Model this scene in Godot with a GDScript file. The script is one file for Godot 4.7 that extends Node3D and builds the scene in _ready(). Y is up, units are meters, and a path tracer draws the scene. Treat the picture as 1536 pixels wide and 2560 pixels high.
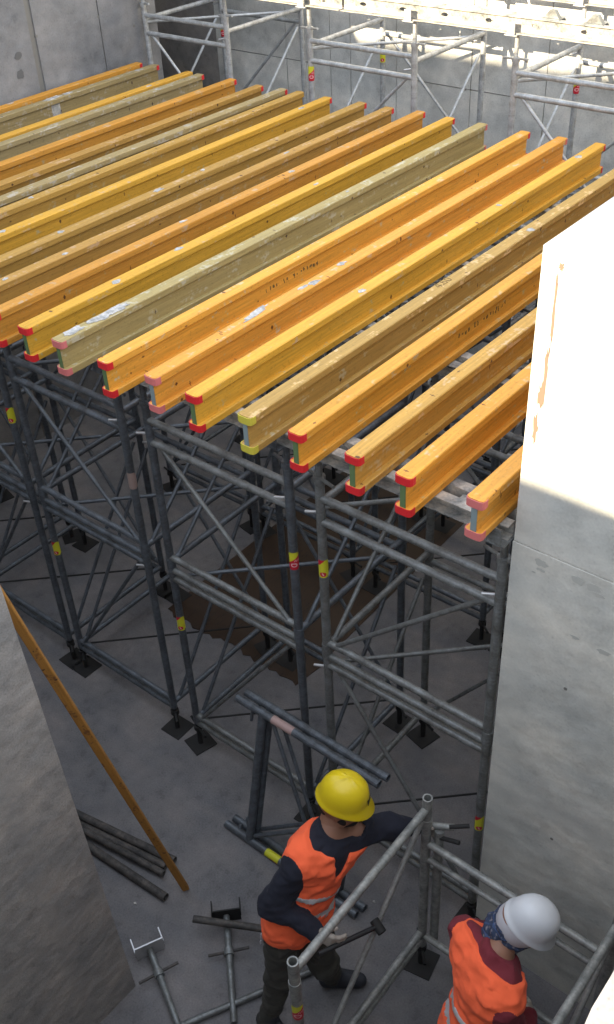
extends Node3D

# ------------------------------------------------------------------ helpers
var M := {}            # materials
var unit_tube: CylinderMesh
var unit_bar: CylinderMesh
var used := {}
var rng := RandomNumberGenerator.new()

func lin(r: float, g: float, b: float) -> Color:
	return Color(r, g, b).linear_to_srgb()

func numbered(called: String) -> String:
	if not used.has(called):
		used[called] = 0
		return called
	used[called] += 1
	return "%s_%03d" % [called, used[called]]

func thing(called: String, at: Vector3, label: String, category: String, group := "") -> Node3D:
	var o := Node3D.new()
	o.name = numbered(called)
	add_child(o)
	o.position = at
	o.set_meta("label", label)
	o.set_meta("category", category)
	o.set_meta("kind", "thing")
	if group != "":
		o.set_meta("group", group)
	return o

func part(parent: Node3D, called: String, mesh: Mesh, mat: Material, xf := Transform3D.IDENTITY) -> MeshInstance3D:
	var o := MeshInstance3D.new()
	o.name = called
	o.mesh = mesh
	o.material_override = mat
	o.transform = xf
	parent.add_child(o, true)
	return o

# a sub-part, placed in the frame of the thing that its part belongs to
func sub(p: MeshInstance3D, called: String, mesh: Mesh, m: Material, xf: Transform3D) -> MeshInstance3D:
	return part(p, called, mesh, m, p.transform.affine_inverse() * xf)

func tube_xf(a: Vector3, b: Vector3, r: float) -> Transform3D:
	var d := b - a
	var y := d.normalized()
	var x := y.cross(Vector3(0.31, 0.2, 0.93)).normalized()
	if absf(y.y) > 0.99:
		x = Vector3.RIGHT
	var z := x.cross(y).normalized()
	return Transform3D(Basis(x * r, d, z * r), (a + b) * 0.5)

# a straight round tube between two WORLD points, child of parent (a top-level node with no turn)
func bar(parent: Node3D, called: String, a: Vector3, b: Vector3, r: float, mat: Material) -> MeshInstance3D:
	var off := parent.position
	var p := parent.get_parent()
	if p is MeshInstance3D:
		off += p.position
	return part(parent, called, unit_tube, mat, tube_xf(a - off, b - off, r))

func box_mesh(sx: float, sy: float, sz: float, c := 0.0) -> ArrayMesh:
	var st := SurfaceTool.new()
	st.begin(Mesh.PRIMITIVE_TRIANGLES)
	add_box(st, Vector3.ZERO, Vector3(sx, sy, sz), c)
	return st.commit()

# chamfered box added to a SurfaceTool, centre c, size s
func add_box(st: SurfaceTool, c: Vector3, s: Vector3, ch := 0.0) -> void:
	var h := s * 0.5
	if ch <= 0.0:
		var fs := [[Vector3.RIGHT, Vector3.UP, Vector3.BACK], [Vector3.LEFT, Vector3.UP, Vector3.FORWARD], [Vector3.UP, Vector3.BACK, Vector3.RIGHT], [Vector3.DOWN, Vector3.FORWARD, Vector3.RIGHT], [Vector3.BACK, Vector3.UP, Vector3.LEFT], [Vector3.FORWARD, Vector3.UP, Vector3.RIGHT]]
		for f in fs:
			var n: Vector3 = f[0]
			var u: Vector3 = f[1]
			var v: Vector3 = f[2]
			quad(st, c + (n + u + v) * h, c + (n + u - v) * h, c + (n - u - v) * h, c + (n - u + v) * h, n)
		return
	# extrude an octagon in xy along z
	var pts := PackedVector2Array()
	for q in [[1, 1, 0], [1, 1, 1], [-1, 1, 1], [-1, 1, 0], [-1, -1, 0], [-1, -1, 1], [1, -1, 1], [1, -1, 0]]:
		if q[2] == 0:
			pts.append(Vector2(q[0] * h.x, q[1] * (h.y - ch)))
		else:
			pts.append(Vector2(q[0] * (h.x - ch), q[1] * h.y))
	extrude_z(st, pts, c, -h.z, h.z)

func quad(st: SurfaceTool, a: Vector3, b: Vector3, c: Vector3, d: Vector3, n: Vector3) -> void:
	var g := (b - a).cross(c - a)
	var pts := [a, b, c, a, c, d]
	if g.dot(n) > 0:
		pts = [a, c, b, a, d, c]
	for p in pts:
		st.set_normal(n)
		st.set_uv(uv_of(p, n))
		st.add_vertex(p)

func uv_of(p: Vector3, n: Vector3) -> Vector2:
	if absf(n.z) > 0.8:
		return Vector2(p.x, p.y)
	if absf(n.y) > absf(n.x):
		return Vector2(p.z, p.x)
	return Vector2(p.z, p.y + 0.11)

# polygon in xy (counter-clockwise), extruded along z
func extrude_z(st: SurfaceTool, pts: PackedVector2Array, c: Vector3, z0: float, z1: float) -> void:
	var n := pts.size()
	for i in n:
		var a := pts[i]
		var b := pts[(i + 1) % n]
		var e := b - a
		var nn := Vector3(e.y, -e.x, 0).normalized()
		quad(st, c + Vector3(a.x, a.y, z0), c + Vector3(b.x, b.y, z0), c + Vector3(b.x, b.y, z1), c + Vector3(a.x, a.y, z1), nn)
	var idx := Geometry2D.triangulate_polygon(pts)
	for side in [[z1, Vector3.BACK], [z0, Vector3.FORWARD]]:
		for t in range(0, idx.size(), 3):
			tri(st, c + Vector3(pts[idx[t]].x, pts[idx[t]].y, side[0]), c + Vector3(pts[idx[t + 1]].x, pts[idx[t + 1]].y, side[0]), c + Vector3(pts[idx[t + 2]].x, pts[idx[t + 2]].y, side[0]), side[1])

func tri(st: SurfaceTool, a: Vector3, b: Vector3, c: Vector3, n: Vector3) -> void:
	var pts := [a, b, c]
	if (b - a).cross(c - a).dot(n) > 0:
		pts = [a, c, b]
	for p in pts:
		st.set_normal(n)
		st.set_uv(uv_of(p, n))
		st.add_vertex(p)

# polygon in xz (plan), extruded along y
func plan_mesh(pts: PackedVector2Array, y0: float, y1: float) -> ArrayMesh:
	var st := SurfaceTool.new()
	st.begin(Mesh.PRIMITIVE_TRIANGLES)
	add_plan(st, pts, y0, y1)
	return st.commit()

func add_plan(st: SurfaceTool, pts: PackedVector2Array, y0: float, y1: float) -> void:
	var n := pts.size()
	var area := 0.0
	for i in n:
		area += pts[i].cross(pts[(i + 1) % n])
	for i in n:
		var a := pts[i]
		var b := pts[(i + 1) % n]
		var e := (b - a) * signf(area)
		var nn := Vector3(e.y, 0, -e.x).normalized()
		quad(st, Vector3(a.x, y0, a.y), Vector3(b.x, y0, b.y), Vector3(b.x, y1, b.y), Vector3(a.x, y1, a.y), nn)
	var idx := Geometry2D.triangulate_polygon(pts)
	for side in [[y1, Vector3.UP], [y0, Vector3.DOWN]]:
		for t in range(0, idx.size(), 3):
			tri(st, Vector3(pts[idx[t]].x, side[0], pts[idx[t]].y), Vector3(pts[idx[t + 1]].x, side[0], pts[idx[t + 1]].y), Vector3(pts[idx[t + 2]].x, side[0], pts[idx[t + 2]].y), side[1])

func ragged(rx: float, rz: float, n: int, rough: float) -> PackedVector2Array:
	var p := PackedVector2Array()
	for i in n:
		var t := TAU * i / n
		var k := 1.0 + rng.randf_range(-rough, rough)
		p.append(Vector2(cos(t) * rx * k, sin(t) * rz * k))
	return p

# surface of revolution about y: profile points (radius, y), open ended
func lathe(profile: Array, sides: int) -> ArrayMesh:
	var st := SurfaceTool.new()
	st.begin(Mesh.PRIMITIVE_TRIANGLES)
	for i in profile.size() - 1:
		var p: Vector2 = profile[i]
		var q: Vector2 = profile[i + 1]
		for s in sides:
			var t0 := TAU * s / sides
			var t1 := TAU * (s + 1) / sides
			var a := Vector3(cos(t0) * p.x, p.y, sin(t0) * p.x)
			var b := Vector3(cos(t1) * p.x, p.y, sin(t1) * p.x)
			var c := Vector3(cos(t1) * q.x, q.y, sin(t1) * q.x)
			var d := Vector3(cos(t0) * q.x, q.y, sin(t0) * q.x)
			var e := q - p
			var tm := (t0 + t1) * 0.5
			var n := Vector3(e.y * cos(tm), -e.x, e.y * sin(tm)).normalized()
			quad(st, a, b, c, d, n)
	return st.commit()

# ------------------------------------------------------------------ textures
func noise_bytes(sd: int, freq: float, w: int, h: int, oct := 4, type := FastNoiseLite.TYPE_SIMPLEX_SMOOTH) -> PackedByteArray:
	var n := FastNoiseLite.new()
	n.seed = sd
	n.noise_type = type
	n.frequency = freq
	n.fractal_octaves = oct
	var im := n.get_seamless_image(w, h)
	im.convert(Image.FORMAT_L8)
	return im.get_data()

func stretch(b: PackedByteArray, w: int, h: int, sx: int, sy: int) -> PackedByteArray:
	# repeat-safe stretch: sample every 1/sx and 1/sy
	var o := PackedByteArray()
	o.resize(w * h)
	for y in h:
		var yy := int(y / float(sy)) * w
		for x in w:
			o[y * w + x] = b[yy + int(x / float(sx))]
	return o

func concrete_tex(sd: int, base: Color, mottle: float, spots: float, fine: float, tint: float) -> ImageTexture:
	var w := 768
	var big := noise_bytes(sd, 0.006, w, w, 4)
	var mid := noise_bytes(sd + 1, 0.03, w, w, 3)
	var fin := noise_bytes(sd + 2, 0.25, w, w, 2)
	var strk := noise_bytes(sd + 3, 0.02, w, w, 3)
	var out := PackedByteArray()
	out.resize(w * w * 3)
	for y in w:
		for x in w:
			var i := y * w + x
			var b := (big[i] - 128.0) / 128.0
			var m := (mid[i] - 128.0) / 128.0
			var f := (fin[i] - 128.0) / 128.0
			var s := (strk[y * w + x / 6] - 128.0) / 128.0
			var v := 1.0 + b * mottle + m * mottle * 0.5 + f * fine + s * mottle * 0.35
			if fin[i] < 38:
				v -= spots
			if m < -0.55 and b < 0.0:
				v -= spots * 0.5
			var t := (b * 0.6 + s * 0.4) * tint
			out[i * 3] = clampi(int(base.r * v * (1.0 + t) * 255.0), 0, 255)
			out[i * 3 + 1] = clampi(int(base.g * v * 255.0), 0, 255)
			out[i * 3 + 2] = clampi(int(base.b * v * (1.0 - t) * 255.0), 0, 255)
	var im := Image.create_from_data(w, w, false, Image.FORMAT_RGB8, out)
	im.generate_mipmaps()
	return ImageTexture.create_from_image(im)

func bump_tex(sd: int, freq: float, amount: float) -> ImageTexture:
	var n := FastNoiseLite.new()
	n.seed = sd
	n.frequency = freq
	n.fractal_octaves = 4
	var im := n.get_seamless_image(512, 512)
	im.convert(Image.FORMAT_RGBA8)
	im.bump_map_to_normal_map(amount)
	im.generate_mipmaps()
	return ImageTexture.create_from_image(im)

# timber painted or weathered: u runs along the beam (4 m), v across
func wood_tex(sd: int, base: Color, worn: Color, wear: float, knots: int) -> ImageTexture:
	var w := 1024
	var h := 128
	var n := FastNoiseLite.new()
	n.seed = sd
	n.frequency = 1.0
	n.fractal_octaves = 3
	var r := RandomNumberGenerator.new()
	r.seed = sd
	var out := PackedByteArray()
	out.resize(w * h * 3)
	for y in h:
		for x in w:
			var u := x / float(w)
			var v := y / float(h)
			var cu := cos(u * TAU)
			var su := sin(u * TAU)
			var g := n.get_noise_3d(cu * 1.2, su * 1.2, v * 34.0)
			var g2 := n.get_noise_3d(cu * 5.0 + 9.0, su * 5.0, v * 90.0)
			var p := n.get_noise_3d(cu * 4.0, su * 4.0 + 40.0, v * 5.0)
			var p2 := n.get_noise_3d(cu * 22.0, su * 22.0 + 80.0, v * 16.0)
			var k := 1.0 + g * 0.10 + g2 * 0.07
			var t := clampf((p + p2 * 0.6 + g * 0.25 - 0.42 + wear) * 3.2, 0.0, 1.0)
			var c := base.lerp(worn, t)
			if p2 < -0.45:
				k -= 0.08
			if g2 > 0.42 and p2 > 0.1:
				k -= 0.12
			var i := (y * w + x) * 3
			out[i] = clampi(int(c.r * k * 255.0), 0, 255)
			out[i + 1] = clampi(int(c.g * k * 255.0), 0, 255)
			out[i + 2] = clampi(int(c.b * k * 255.0), 0, 255)
	for q in knots:
		var kx := r.randi_range(4, w - 5)
		var ky := r.randi_range(3, h - 4)
		var rx := r.randi_range(1, 2)
		var ry := r.randi_range(1, 3)
		for yy in range(-ry, ry + 1):
			for xx in range(-rx, rx + 1):
				if pow(xx / float(rx), 2) + pow(yy / float(ry), 2) > 1.05:
					continue
				var i := ((ky + yy + h) % h * w + (kx + xx + w) % w) * 3
				out[i] = int(out[i] * 0.45)
				out[i + 1] = int(out[i + 1] * 0.38)
				out[i + 2] = int(out[i + 2] * 0.4)
	var im := Image.create_from_data(w, h, false, Image.FORMAT_RGB8, out)
	im.generate_mipmaps()
	return ImageTexture.create_from_image(im)

func sticker_tex(kind: int) -> ImageTexture:
	# yellow field, red corner, red patch with a pale ring letter and strokes, as on the tower legs
	var w := 64
	var h := 128
	var im := Image.create(w, h, false, Image.FORMAT_RGB8)
	var yel := lin(0.62, 0.60, 0.03)
	var red := lin(0.50, 0.012, 0.03)
	var pale := lin(0.75, 0.42, 0.42)
	for y in h:
		for x in w:
			var yy := y
			var c := yel
			if kind == 0:
				if yy > 20 + (w - x) * 0.9:
					c = red
				var rr := Vector2((x - 30.0) / 19.0, (yy - 92.0) / 15.0).length()
				if rr < 1.0 and rr > 0.55:
					c = pale
				if yy > 50 and yy < 68 and x > 30 and (x + yy / 2) % 9 < 4:
					c = pale
			elif kind == 1:
				if yy < 40 and x < 38 - yy * 0.8:
					c = red
				var rr := Vector2((x - 26.0) / 17.0, (yy - 104.0) / 17.0).length()
				if rr < 1.0:
					c = red
				if rr < 0.6 and absf(x - 26.0 - (yy - 104.0) * 0.4) < 4.0:
					c = pale
			else:
				c = lin(0.30, 0.20, 0.17) if (x * 7 + y * 3) % 23 < 15 else lin(0.36, 0.30, 0.27)
			im.set_pixel(x, y, c)
	return ImageTexture.create_from_image(im)

func mat(c: Color, rough := 0.8, metal := 0.0, tex: Texture2D = null) -> StandardMaterial3D:
	var m := StandardMaterial3D.new()
	m.albedo_color = c
	m.roughness = rough
	m.metallic = metal
	if tex:
		m.albedo_texture = tex
	return m

func tri_mat(tex: Texture2D, scale: float, rough: float, normal: Texture2D = null, depth := 0.4, metal := 0.0) -> StandardMaterial3D:
	var m := mat(Color.WHITE, rough, metal, tex)
	m.uv1_triplanar = true
	m.uv1_world_triplanar = true
	m.uv1_scale = Vector3.ONE * scale
	if normal:
		m.normal_enabled = true
		m.normal_texture = normal
		m.normal_scale = depth
	return m

func make_materials() -> void:
	var nb := bump_tex(5, 0.03, 3.0)
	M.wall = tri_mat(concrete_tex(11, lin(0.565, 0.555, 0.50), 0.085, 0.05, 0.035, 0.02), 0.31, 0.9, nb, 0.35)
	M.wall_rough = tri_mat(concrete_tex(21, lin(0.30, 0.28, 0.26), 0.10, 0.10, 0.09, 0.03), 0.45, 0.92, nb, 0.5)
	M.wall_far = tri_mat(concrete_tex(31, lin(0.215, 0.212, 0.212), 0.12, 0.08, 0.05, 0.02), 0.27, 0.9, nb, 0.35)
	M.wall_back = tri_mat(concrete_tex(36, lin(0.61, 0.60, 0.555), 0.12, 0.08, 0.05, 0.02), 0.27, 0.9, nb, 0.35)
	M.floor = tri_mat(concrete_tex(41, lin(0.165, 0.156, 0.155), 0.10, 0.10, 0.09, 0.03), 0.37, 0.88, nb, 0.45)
	M.joint = mat(lin(0.2, 0.19, 0.17), 0.95)
	M.stain = mat(lin(0.47, 0.465, 0.42), 0.92)
	M.stain_dark = mat(lin(0.13, 0.128, 0.125), 0.92)
	M.rust_stain = mat(lin(0.19, 0.13, 0.09), 0.92)
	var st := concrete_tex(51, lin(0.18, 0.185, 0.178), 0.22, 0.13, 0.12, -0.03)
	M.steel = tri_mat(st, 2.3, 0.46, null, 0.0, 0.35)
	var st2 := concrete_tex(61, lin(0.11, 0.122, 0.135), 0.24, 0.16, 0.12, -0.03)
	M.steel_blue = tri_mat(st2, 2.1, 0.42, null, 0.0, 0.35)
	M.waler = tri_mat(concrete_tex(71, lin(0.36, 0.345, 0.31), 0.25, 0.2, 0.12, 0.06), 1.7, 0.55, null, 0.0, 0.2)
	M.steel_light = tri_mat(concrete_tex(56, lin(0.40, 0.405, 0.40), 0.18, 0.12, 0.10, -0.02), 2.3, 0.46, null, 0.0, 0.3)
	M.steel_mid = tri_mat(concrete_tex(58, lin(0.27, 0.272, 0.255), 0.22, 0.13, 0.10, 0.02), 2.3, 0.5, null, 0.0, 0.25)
	M.dark_steel = mat(lin(0.022, 0.021, 0.02), 0.75, 0.2)
	M.pipe_dark = tri_mat(concrete_tex(81, lin(0.075, 0.068, 0.062), 0.35, 0.2, 0.15, 0.05), 1.9, 0.7, null, 0.0, 0.2)
	M.zinc = mat(lin(0.5, 0.5, 0.5), 0.35, 0.5)
	M.cap = mat(lin(0.62, 0.02, 0.025), 0.45)
	M.cap_worn = mat(lin(0.6, 0.16, 0.15), 0.7)
	M.cap_yellow = mat(lin(0.55, 0.47, 0.05), 0.6)
	M.web_end = mat(lin(0.10, 0.16, 0.06), 0.8)
	M.web_end_grey = mat(lin(0.2, 0.25, 0.25), 0.8)
	M.mortar = tri_mat(concrete_tex(91, lin(0.42, 0.40, 0.37), 0.2, 0.2, 0.15, 0.02), 3.0, 0.95)
	M.ink = mat(lin(0.16, 0.10, 0.03), 0.9)
	var pale := lin(0.56, 0.46, 0.30)
	M.wood = []
	M.wood_top = []
	# 0 bright yellow, 1 orange yellow, 2 pale olive, 3 brown, 4 amber
	for q in [[lin(0.78, 0.42, 0.045), pale, -0.16, 22], [lin(0.75, 0.35, 0.045), pale, -0.10, 25], [lin(0.42, 0.325, 0.15), lin(0.52, 0.46, 0.36), 0.10, 40], [lin(0.44, 0.26, 0.075), lin(0.50, 0.40, 0.27), 0.05, 30], [lin(0.58, 0.33, 0.07), lin(0.58, 0.43, 0.24), 0.02, 30]]:
		var wm := mat(Color.WHITE, 0.62, 0.0, wood_tex(100 + M.wood.size() * 7, q[0], q[1], q[2], q[3]))
		wm.uv1_scale = Vector3(0.25, 2.0, 1.0)
		M.wood.append(wm)
		var wt := mat(Color.WHITE, 0.66, 0.0, wood_tex(300 + M.wood.size() * 7, q[0], lin(0.68, 0.45, 0.25) if M.wood.size() != 3 else lin(0.52, 0.47, 0.38), q[2] + 0.12, q[3]))
		wt.uv1_scale = Vector3(0.25, 2.0, 1.0)
		M.wood_top.append(wt)
	M.batten = mat(Color.WHITE, 0.75, 0.0, wood_tex(177, lin(0.36, 0.165, 0.03), lin(0.17, 0.07, 0.022), 0.12, 40))
	M.batten.uv1_scale = Vector3(0.4, 3.0, 1.0)
	var ply := wood_tex(199, lin(0.04, 0.019, 0.007), lin(0.026, 0.014, 0.006), 0.1, 300)
	M.ply = tri_mat(ply, 0.6, 0.55)
	M.sticker = []
	for k in 3:
		M.sticker.append(mat(Color.WHITE, 0.5, 0.0, sticker_tex(k)))
	# people
	M.vest = cloth(lin(1.0, 0.145, 0.05))
	M.navy = cloth(lin(0.011, 0.012, 0.022))
	M.maroon = cloth(lin(0.17, 0.02, 0.03))
	M.trousers = cloth(lin(0.05, 0.047, 0.038))
	M.trousers_blue = cloth(lin(0.045, 0.055, 0.075))
	M.reflective = mat(lin(0.6, 0.6, 0.6), 0.35, 0.3)
	M.skin = mat(lin(0.27, 0.13, 0.08), 0.6)
	M.glove = cloth(lin(0.38, 0.33, 0.28))
	M.beard = mat(lin(0.018, 0.014, 0.012), 0.9)
	M.boot = mat(lin(0.03, 0.032, 0.04), 0.7)
	M.boot_tan = mat(lin(0.11, 0.08, 0.06), 0.8)
	M.helmet_y = mat(lin(0.72, 0.53, 0.012), 0.34)
	M.helmet_w = mat(lin(0.62, 0.63, 0.65), 0.4)
	M.scarf = mat(Color.WHITE, 0.9, 0.0, scarf_tex())
	M.scarf.uv1_triplanar = true
	M.scarf.uv1_scale = Vector3.ONE * 9.0
	M.cap_grey = cloth(lin(0.45, 0.43, 0.45))
	M.black = mat(lin(0.015, 0.015, 0.016), 0.6)

func cloth(c: Color) -> StandardMaterial3D:
	var m := mat(c, 0.92)
	m.rim_enabled = true
	m.rim = 0.15
	return m

func scarf_tex() -> ImageTexture:
	var im := Image.create(64, 64, false, Image.FORMAT_RGB8)
	for y in 64:
		for x in 64:
			var c := lin(0.03, 0.045, 0.085)
			var dx := (x % 16) - 8
			var dy := ((y + (8 if (x / 16) % 2 == 1 else 0)) % 16) - 8
			if absi(dx) + absi(dy) < 4:
				c = lin(0.26, 0.23, 0.24)
			if y % 32 < 4:
				c = lin(0.06, 0.10, 0.22)
			im.set_pixel(x, y, c)
	return ImageTexture.create_from_image(im)

# ------------------------------------------------------------------ blended bodies
# bones: [a, b, ra, rb] or [a, b, ra, rb, axis, squash]; cuts: [point, normal] removes the side the normal points to
func blob(bones: Array, cell: float, k: float, cuts := [], subs := [], wrinkle := 0.0, wfreq := 9.0) -> ArrayMesh:
	var lo := Vector3.ONE * 1e6
	var hi := -lo
	for b in bones:
		var r: float = maxf(b[2], b[3]) + k + cell * 2.0
		lo = lo.min(b[0] - Vector3.ONE * r).min(b[1] - Vector3.ONE * r)
		hi = hi.max(b[0] + Vector3.ONE * r).max(b[1] + Vector3.ONE * r)
	var nx := int((hi.x - lo.x) / cell) + 2
	var ny := int((hi.y - lo.y) / cell) + 2
	var nz := int((hi.z - lo.z) / cell) + 2
	var g := PackedFloat32Array()
	g.resize(nx * ny * nz)
	g.fill(1.0)
	for b in bones:
		var a: Vector3 = b[0]
		var c: Vector3 = b[1]
		var ra: float = b[2]
		var rb: float = b[3]
		var ba := c - a
		var bb := maxf(ba.dot(ba), 1e-9)
		var sq: bool = b.size() > 4
		var ax := Vector3.ZERO
		var s := 0.0
		if sq:
			ax = b[4]
			s = b[5] - 1.0
		var pad := maxf(ra, rb) + k + cell * 2.0
		var l := ((a.min(c) - Vector3.ONE * pad) - lo) / cell
		var u := ((a.max(c) + Vector3.ONE * pad) - lo) / cell
		for z in range(maxi(0, int(l.z)), mini(nz, int(u.z) + 1)):
			for y in range(maxi(0, int(l.y)), mini(ny, int(u.y) + 1)):
				var row := (z * ny + y) * nx
				for x in range(maxi(0, int(l.x)), mini(nx, int(u.x) + 1)):
					var pa := lo + Vector3(x, y, z) * cell - a
					var h := clampf(pa.dot(ba) / bb, 0.0, 1.0)
					var q := pa - ba * h
					if sq:
						q += ax * (q.dot(ax) * s)
					var d := q.length() - lerpf(ra, rb, h)
					var o := g[row + x]
					var e := k - absf(o - d)
					if e > 0.0:
						g[row + x] = minf(o, d) - e * e / k * 0.25
					elif d < o:
						g[row + x] = d
	var wn := FastNoiseLite.new()
	wn.seed = 3
	wn.frequency = wfreq
	wn.fractal_octaves = 2
	for z in nz:
		for y in ny:
			for x in nx:
				var i := (z * ny + y) * nx + x
				var d := g[i]
				if d > 0.12:
					continue
				var p := lo + Vector3(x, y, z) * cell
				if wrinkle > 0.0 and absf(d) < 0.06:
					d += wn.get_noise_3dv(p * Vector3(1.0, 1.6, 1.0)) * wrinkle
				for t in cuts:
					if t.size() < 3 or p.distance_to(t[0]) < t[2]:
						d = maxf(d, (p - t[0]).dot(t[1]))
				for t in subs:
					var ba: Vector3 = t[1] - t[0]
					var pa: Vector3 = p - t[0]
					var h := clampf(pa.dot(ba) / maxf(ba.dot(ba), 1e-9), 0.0, 1.0)
					d = maxf(d, lerpf(t[2], t[3], h) - (pa - ba * h).length())
				g[i] = d
	# surface nets
	var vid := PackedInt32Array()
	vid.resize(nx * ny * nz)
	vid.fill(-1)
	var vs := PackedVector3Array()
	var ns := PackedVector3Array()
	var co := [0, 1, nx, nx + 1, nx * ny, nx * ny + 1, nx * ny + nx, nx * ny + nx + 1]
	var ed := [[0, 1], [2, 3], [4, 5], [6, 7], [0, 2], [1, 3], [4, 6], [5, 7], [0, 4], [1, 5], [2, 6], [3, 7]]
	var cp := [Vector3(0, 0, 0), Vector3(1, 0, 0), Vector3(0, 1, 0), Vector3(1, 1, 0), Vector3(0, 0, 1), Vector3(1, 0, 1), Vector3(0, 1, 1), Vector3(1, 1, 1)]
	for z in nz - 1:
		for y in ny - 1:
			for x in nx - 1:
				var i := (z * ny + y) * nx + x
				var d0 := g[i]
				if d0 > cell * 2.5 or d0 < -cell * 2.5:
					continue
				var f := [d0, g[i + co[1]], g[i + co[2]], g[i + co[3]], g[i + co[4]], g[i + co[5]], g[i + co[6]], g[i + co[7]]]
				var neg := 0
				for q in 8:
					if f[q] < 0.0:
						neg += 1
				if neg == 0 or neg == 8:
					continue
				var sum := Vector3.ZERO
				var cnt := 0
				for e in ed:
					var fa: float = f[e[0]]
					var fb: float = f[e[1]]
					if (fa < 0.0) != (fb < 0.0):
						sum += (cp[e[0]] as Vector3).lerp(cp[e[1]], fa / (fa - fb))
						cnt += 1
				vid[i] = vs.size()
				vs.append(lo + (Vector3(x, y, z) + sum / cnt) * cell)
				ns.append(Vector3(f[1] + f[3] + f[5] + f[7] - f[0] - f[2] - f[4] - f[6], f[2] + f[3] + f[6] + f[7] - f[0] - f[1] - f[4] - f[5], f[4] + f[5] + f[6] + f[7] - f[0] - f[1] - f[2] - f[3]).normalized())
	var ix := PackedInt32Array()
	var step := [1, nx, nx * ny]
	for z in range(1, nz - 1):
		for y in range(1, ny - 1):
			for x in range(1, nx - 1):
				var i := (z * ny + y) * nx + x
				if vid[i] < 0:
					continue
				var s0 := g[i] < 0.0
				for ax in 3:
					var j: int = i + step[ax]
					if s0 == (g[j] < 0.0):
						continue
					var u: int = step[(ax + 1) % 3]
					var v: int = step[(ax + 2) % 3]
					var q := [vid[i], vid[i - u], vid[i - u - v], vid[i - v]]
					if q.min() < 0:
						continue
					if s0:
						ix.append_array(PackedInt32Array([q[0], q[2], q[1], q[0], q[3], q[2]]))
					else:
						ix.append_array(PackedInt32Array([q[0], q[1], q[2], q[0], q[2], q[3]]))
	var arr := []
	arr.resize(Mesh.ARRAY_MAX)
	arr[Mesh.ARRAY_VERTEX] = vs
	arr[Mesh.ARRAY_NORMAL] = ns
	arr[Mesh.ARRAY_INDEX] = ix
	var am := ArrayMesh.new()
	am.add_surface_from_arrays(Mesh.PRIMITIVE_TRIANGLES, arr)
	return am

# ------------------------------------------------------------------ scene
func _ready() -> void:
	rng.seed = 7
	# camera
	var cam := Camera3D.new()
	cam.name = "camera"
	add_child(cam)
	cam.position = Vector3(0, 5.7, 0)
	cam.basis = Basis(Vector3.UP, 0.72095) * Basis(Vector3.RIGHT, -0.6569) * Basis(Vector3.BACK, -0.0573)
	cam.fov = 52.81
	cam.near = 0.05
	cam.far = 400.0
	cam.current = true
	# sky
	var we := WorldEnvironment.new()
	we.name = "environment"
	var env := Environment.new()
	env.background_mode = Environment.BG_SKY
	var sky := Sky.new()
	var sm := ProceduralSkyMaterial.new()
	sm.sky_top_color = Color(0.70, 0.735, 0.79)
	sm.sky_horizon_color = Color(0.90, 0.91, 0.92)
	sm.ground_bottom_color = Color(0.32, 0.31, 0.30)
	sm.ground_horizon_color = Color(0.62, 0.63, 0.63)
	sm.sky_curve = 0.18
	sm.sun_angle_max = 1.0
	sky.sky_material = sm
	env.sky = sky
	env.tonemap_mode = Environment.TONE_MAPPER_LINEAR
	env.tonemap_exposure = 4.1
	env.sdfgi_enabled = true
	env.ssao_enabled = true
	env.ssil_enabled = true
	we.environment = env
	add_child(we)
	# sun: low, behind the camera and a little to its left
	var sun := DirectionalLight3D.new()
	sun.name = "sun"
	add_child(sun)
	sun.look_at_from_position(Vector3.ZERO, Vector3(SUN_A, -SUN_M, -1.0))
	sun.light_energy = 1.2
	sun.light_color = Color(1.0, 0.93, 0.80)
	sun.light_angular_distance = 0.5
	sun.shadow_enabled = true

	unit_tube = CylinderMesh.new()
	unit_tube.top_radius = 1.0
	unit_tube.bottom_radius = 1.0
	unit_tube.height = 1.0
	unit_tube.radial_segments = 14
	unit_tube.rings = 0
	make_materials()
	build_setting()
	build_beams()
	build_towers()
	build_walers()
	build_loose()
	build_people()

const SUN_A := 0.2
const SUN_M := 0.35

func slab(called: String, lo: Vector3, hi: Vector3, m: Material, parent: Node3D) -> MeshInstance3D:
	var c := (lo + hi) * 0.5
	return part(parent, called, box_mesh(hi.x - lo.x, hi.y - lo.y, hi.z - lo.z), m, Transform3D(Basis.IDENTITY, c - parent.position))

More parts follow.
